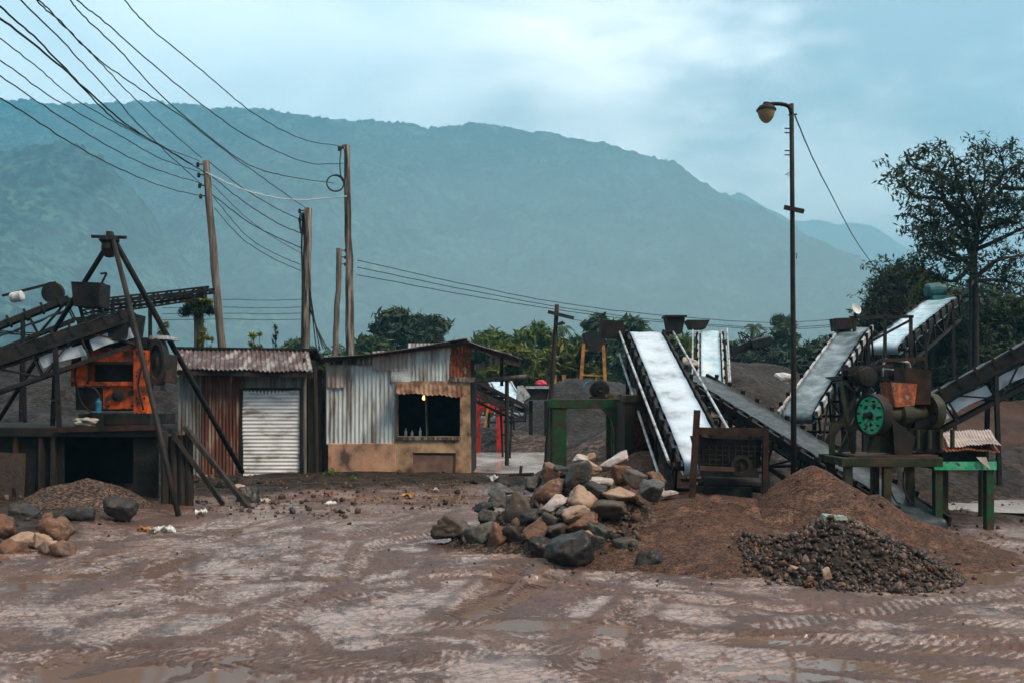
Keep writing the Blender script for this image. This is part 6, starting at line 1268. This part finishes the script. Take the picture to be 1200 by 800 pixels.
# litter and loose debris
def scrap(label, px, py, w, m, seed, cat='litter', name='litter', thick=.02):
    Y = F * (H - .15) / (py - HOR); x = X_(px, Y); z = sz(BV, x, Y); rr = random.Random(seed); W_ = w * .75 / F * Y; t = MB(); ang = rr.uniform(0, 3); ph = [rr.uniform(-2, 2) for _ in range(4)]
    def fn(u, v):
        a, b = (u - .5) * W_ * (1 + .25 * math.sin(5 * v + ph[0])), (v - .5) * W_ * .7 * (1 + .25 * math.sin(5 * u + ph[1])); return V((x + a * math.cos(ang) - b * math.sin(ang), Y + a * math.sin(ang) + b * math.cos(ang), z + .03 + .16 * W_ * (math.sin(6 * u + ph[2]) * math.cos(5 * v + ph[3]) + .5 * math.sin(13 * u * ph[0] + 9 * v)) + .05 * W_))
    t.sheet(fn, 9, 7, thick); tag(t.build(name, M[m] if isinstance(m, str) else m), label, cat)
scrap('white plastic sheet crumpled at the foot of the tripod leg', 193, 612, 26, 'white', 1); scrap('orange scrap beside the white plastic by the tripod leg', 170, 611, 22, 'scrap_o', 2)
scrap('pale scrap lying on the orange one by the tripod leg', 180, 613, 14, 'sack', 3); scrap('pale paper scraps on the dirt below the leaning plank', 236, 594, 16, 'white', 4)
scrap('white slab of litter between the tripod leg and the platform corner', 237, 560, 18, 'sack', 5); scrap('flat pale stone board below the shed sill', 310, 579, 16, 'sack', 6)
scrap('red brown bag lying at the near corner of the hut', 386, 572, 15, 'tinorange', 7); scrap('white bottle litter in front of the hut corner', 387, 583, 14, 'white', 8)
scrap('yellowish crumpled board in front of the leaning brown board', 478, 574, 24, 'scrap_o', 9); scrap('blue plastic scrap on the dirt between shed and hut', 342, 588, 9, 'bluep', 10)
scrap('pale scrap beside the leaning brown board', 510, 568, 12, 'sack', 11); scrap('grey sheet lying by the dirt edge at the wet road', 578, 561, 22, 'galv', 12)
scrap('brown cloth lying on the dirt in front of the shed', 322, 584, 14, 'board', 13); scrap('green cloth scrap tied at the foot of the tripod by the shed door', 282, 556, 6, 'teal', 14)
t = MB(); a = P(597, 559, 22.6); a.z = gz(a.x, a.y) + .03; t.bar(a, a + V((.55, .1, .02)), .09, .05, j=.01); t.bar(a + V((.25, .1, .0)), a + V((.27, .12, .2)), .05, .05); tag(t.build('plank', M['wood_d'], at=a), 'short dark plank lying at the edge of the wet road', 'plank')
t = MB(); p = P(545, 560, 23.6); p.z = gz(p.x, p.y)

# steel gantry behind the crusher that carries the belt heads
ga = thing('steel_gantry', 'black steel gantry with a pale handrail between the crusher and the climbing belts', 'gantry', (X_(1020, 18.5), 18.5, 0))
gx_ = [(990, 18), (1014, 18), (1044, 18), (996, 20), (1046, 20)]
for px, Y in gx_: t = MB(); t.bar(P(px, 428, Y), (X_(px, Y), Y, -.05), .10, .10); t.build('post', M['black'], ga)
t = MB(); t.box(X_(986, 18), X_(1050, 18), 17.95, 20.1, Z_(445, 18), Z_(440, 18)); t.build('deck', M['black'], ga)
t = MB()
for a, b_2 in (((990, 448), (1044, 500)), ((1044, 448), (990, 505)), ((990, 500), (1044, 500)), ((1014, 445), (960, 540)), ((1040, 470), (1080, 530)), ((986, 432), (1046, 428))): t.bar(P(*a, 17.9), P(*b_2, 17.9), .05, .06)
t.build('brace', M['dark'], ga)
t = MB(); t.path(crv([P(1034, 441, 17.9), P(1036, 424, 17.9), P(1040, 421, 17.9), P(1062, 424, 17.9), P(1066, 428, 17.9), P(1067, 441, 17.9)], 4), .022, 8); t.bar(P(1036, 432, 17.9), P(1066, 435, 17.9), .03, .03); t.build('handrail', M['palerail'], ga, smooth=True)
t = MB(); t.lathe(P(1018, 441, 17.7), (0, 1, 0), [(0, 0), (0, .05), (.02, .16), (.10, .18), (.10, .2), (.2, .2), (.2, 0)], 20); t.build('pulley', M['dark'], ga)

# clutter on the orange engine and its belt head
t = MB(); t.prism([P(88, 372, 18.5), P(150, 366, 18.5), P(146, 396, 18.5), P(96, 397, 18.5)], (0, .9, 0)); t.build('feed_chute', M['black'], eng)
for k, pts_ in enumerate(([(92, 420), (88, 440), (95, 470), (110, 486)], [(160, 400), (168, 420), (162, 450), (168, 480)], [(108, 404), (120, 398), (140, 399), (158, 404)], [(100, 452), (112, 456), (118, 470), (116, 490)])):
    t = MB(); t.path(crv([P(x, y, EY - .12 - .02 * k) for x, y in pts_], 5), .018, 6); t.build('hose', M['black'], eng, smooth=True)
t = MB()
for px, py in ((86, 427), (102, 427), (86, 448), (102, 448), (124, 454), (154, 454), (124, 475), (154, 475), (160, 414), (169, 414), (160, 440), (169, 440), (160, 466), (169, 466), (160, 484), (169, 484)): c = P(px, py, EY - .09); t.tube(c, c + V((0, .12, 0)), .022, n=6)
t.build('bolt_set', M['black'], eng)
t = MB(); t.box(X_(100, EY), X_(150, EY), EY + .1, EY + .9, Z_(481, EY), Z_(479.3, EY)); t.build('sump_plate', M['rust'], eng)

# rubble and weeds along the foot of the sheds
rs = np.random.default_rng(44); pts = []; sz_ = []
while len(pts) < 520:
    px = rs.uniform(225, 560); py = rs.uniform(560, 596) if rs.uniform() < .9 else rs.uniform(590, 606); Y = F * (H - .16) / (py - HOR); x = X_(px, Y)
    if py - 562 > (40 if px < 420 else 26) * (1 - rs.uniform() ** 2 * .9): continue
    s_ = rs.choice([.02, .035, .055, .09], p=[.5, .32, .14, .04]); pts.append((x, Y, gz(x, Y) + s_ * .2)); sz_.append(s_)
o = scatter('shed_rubble', pts, sz_, M['rubble'], 23); o['label'] = 'broken stones and rubbish along the foot of the sheds'
for k, (px, py, w, h, lm, lab) in enumerate(((352, 570, 26, 12, 'leaf_d', 'dark weeds in front of the gap beside the shutter'), (412, 562, 22, 10, 'leaf', 'green weeds under the pinkish concrete base'), (460, 567, 26, 8, 'leaf_d', 'low dark weeds between the hut base and the leaning board'), (246, 578, 18, 12, 'leaf_d', 'dark weeds behind the plank foot'))):
    shrub(lab, px, py, 22.6, w, h, lm, 260, .05, 60 + k, 'weed')
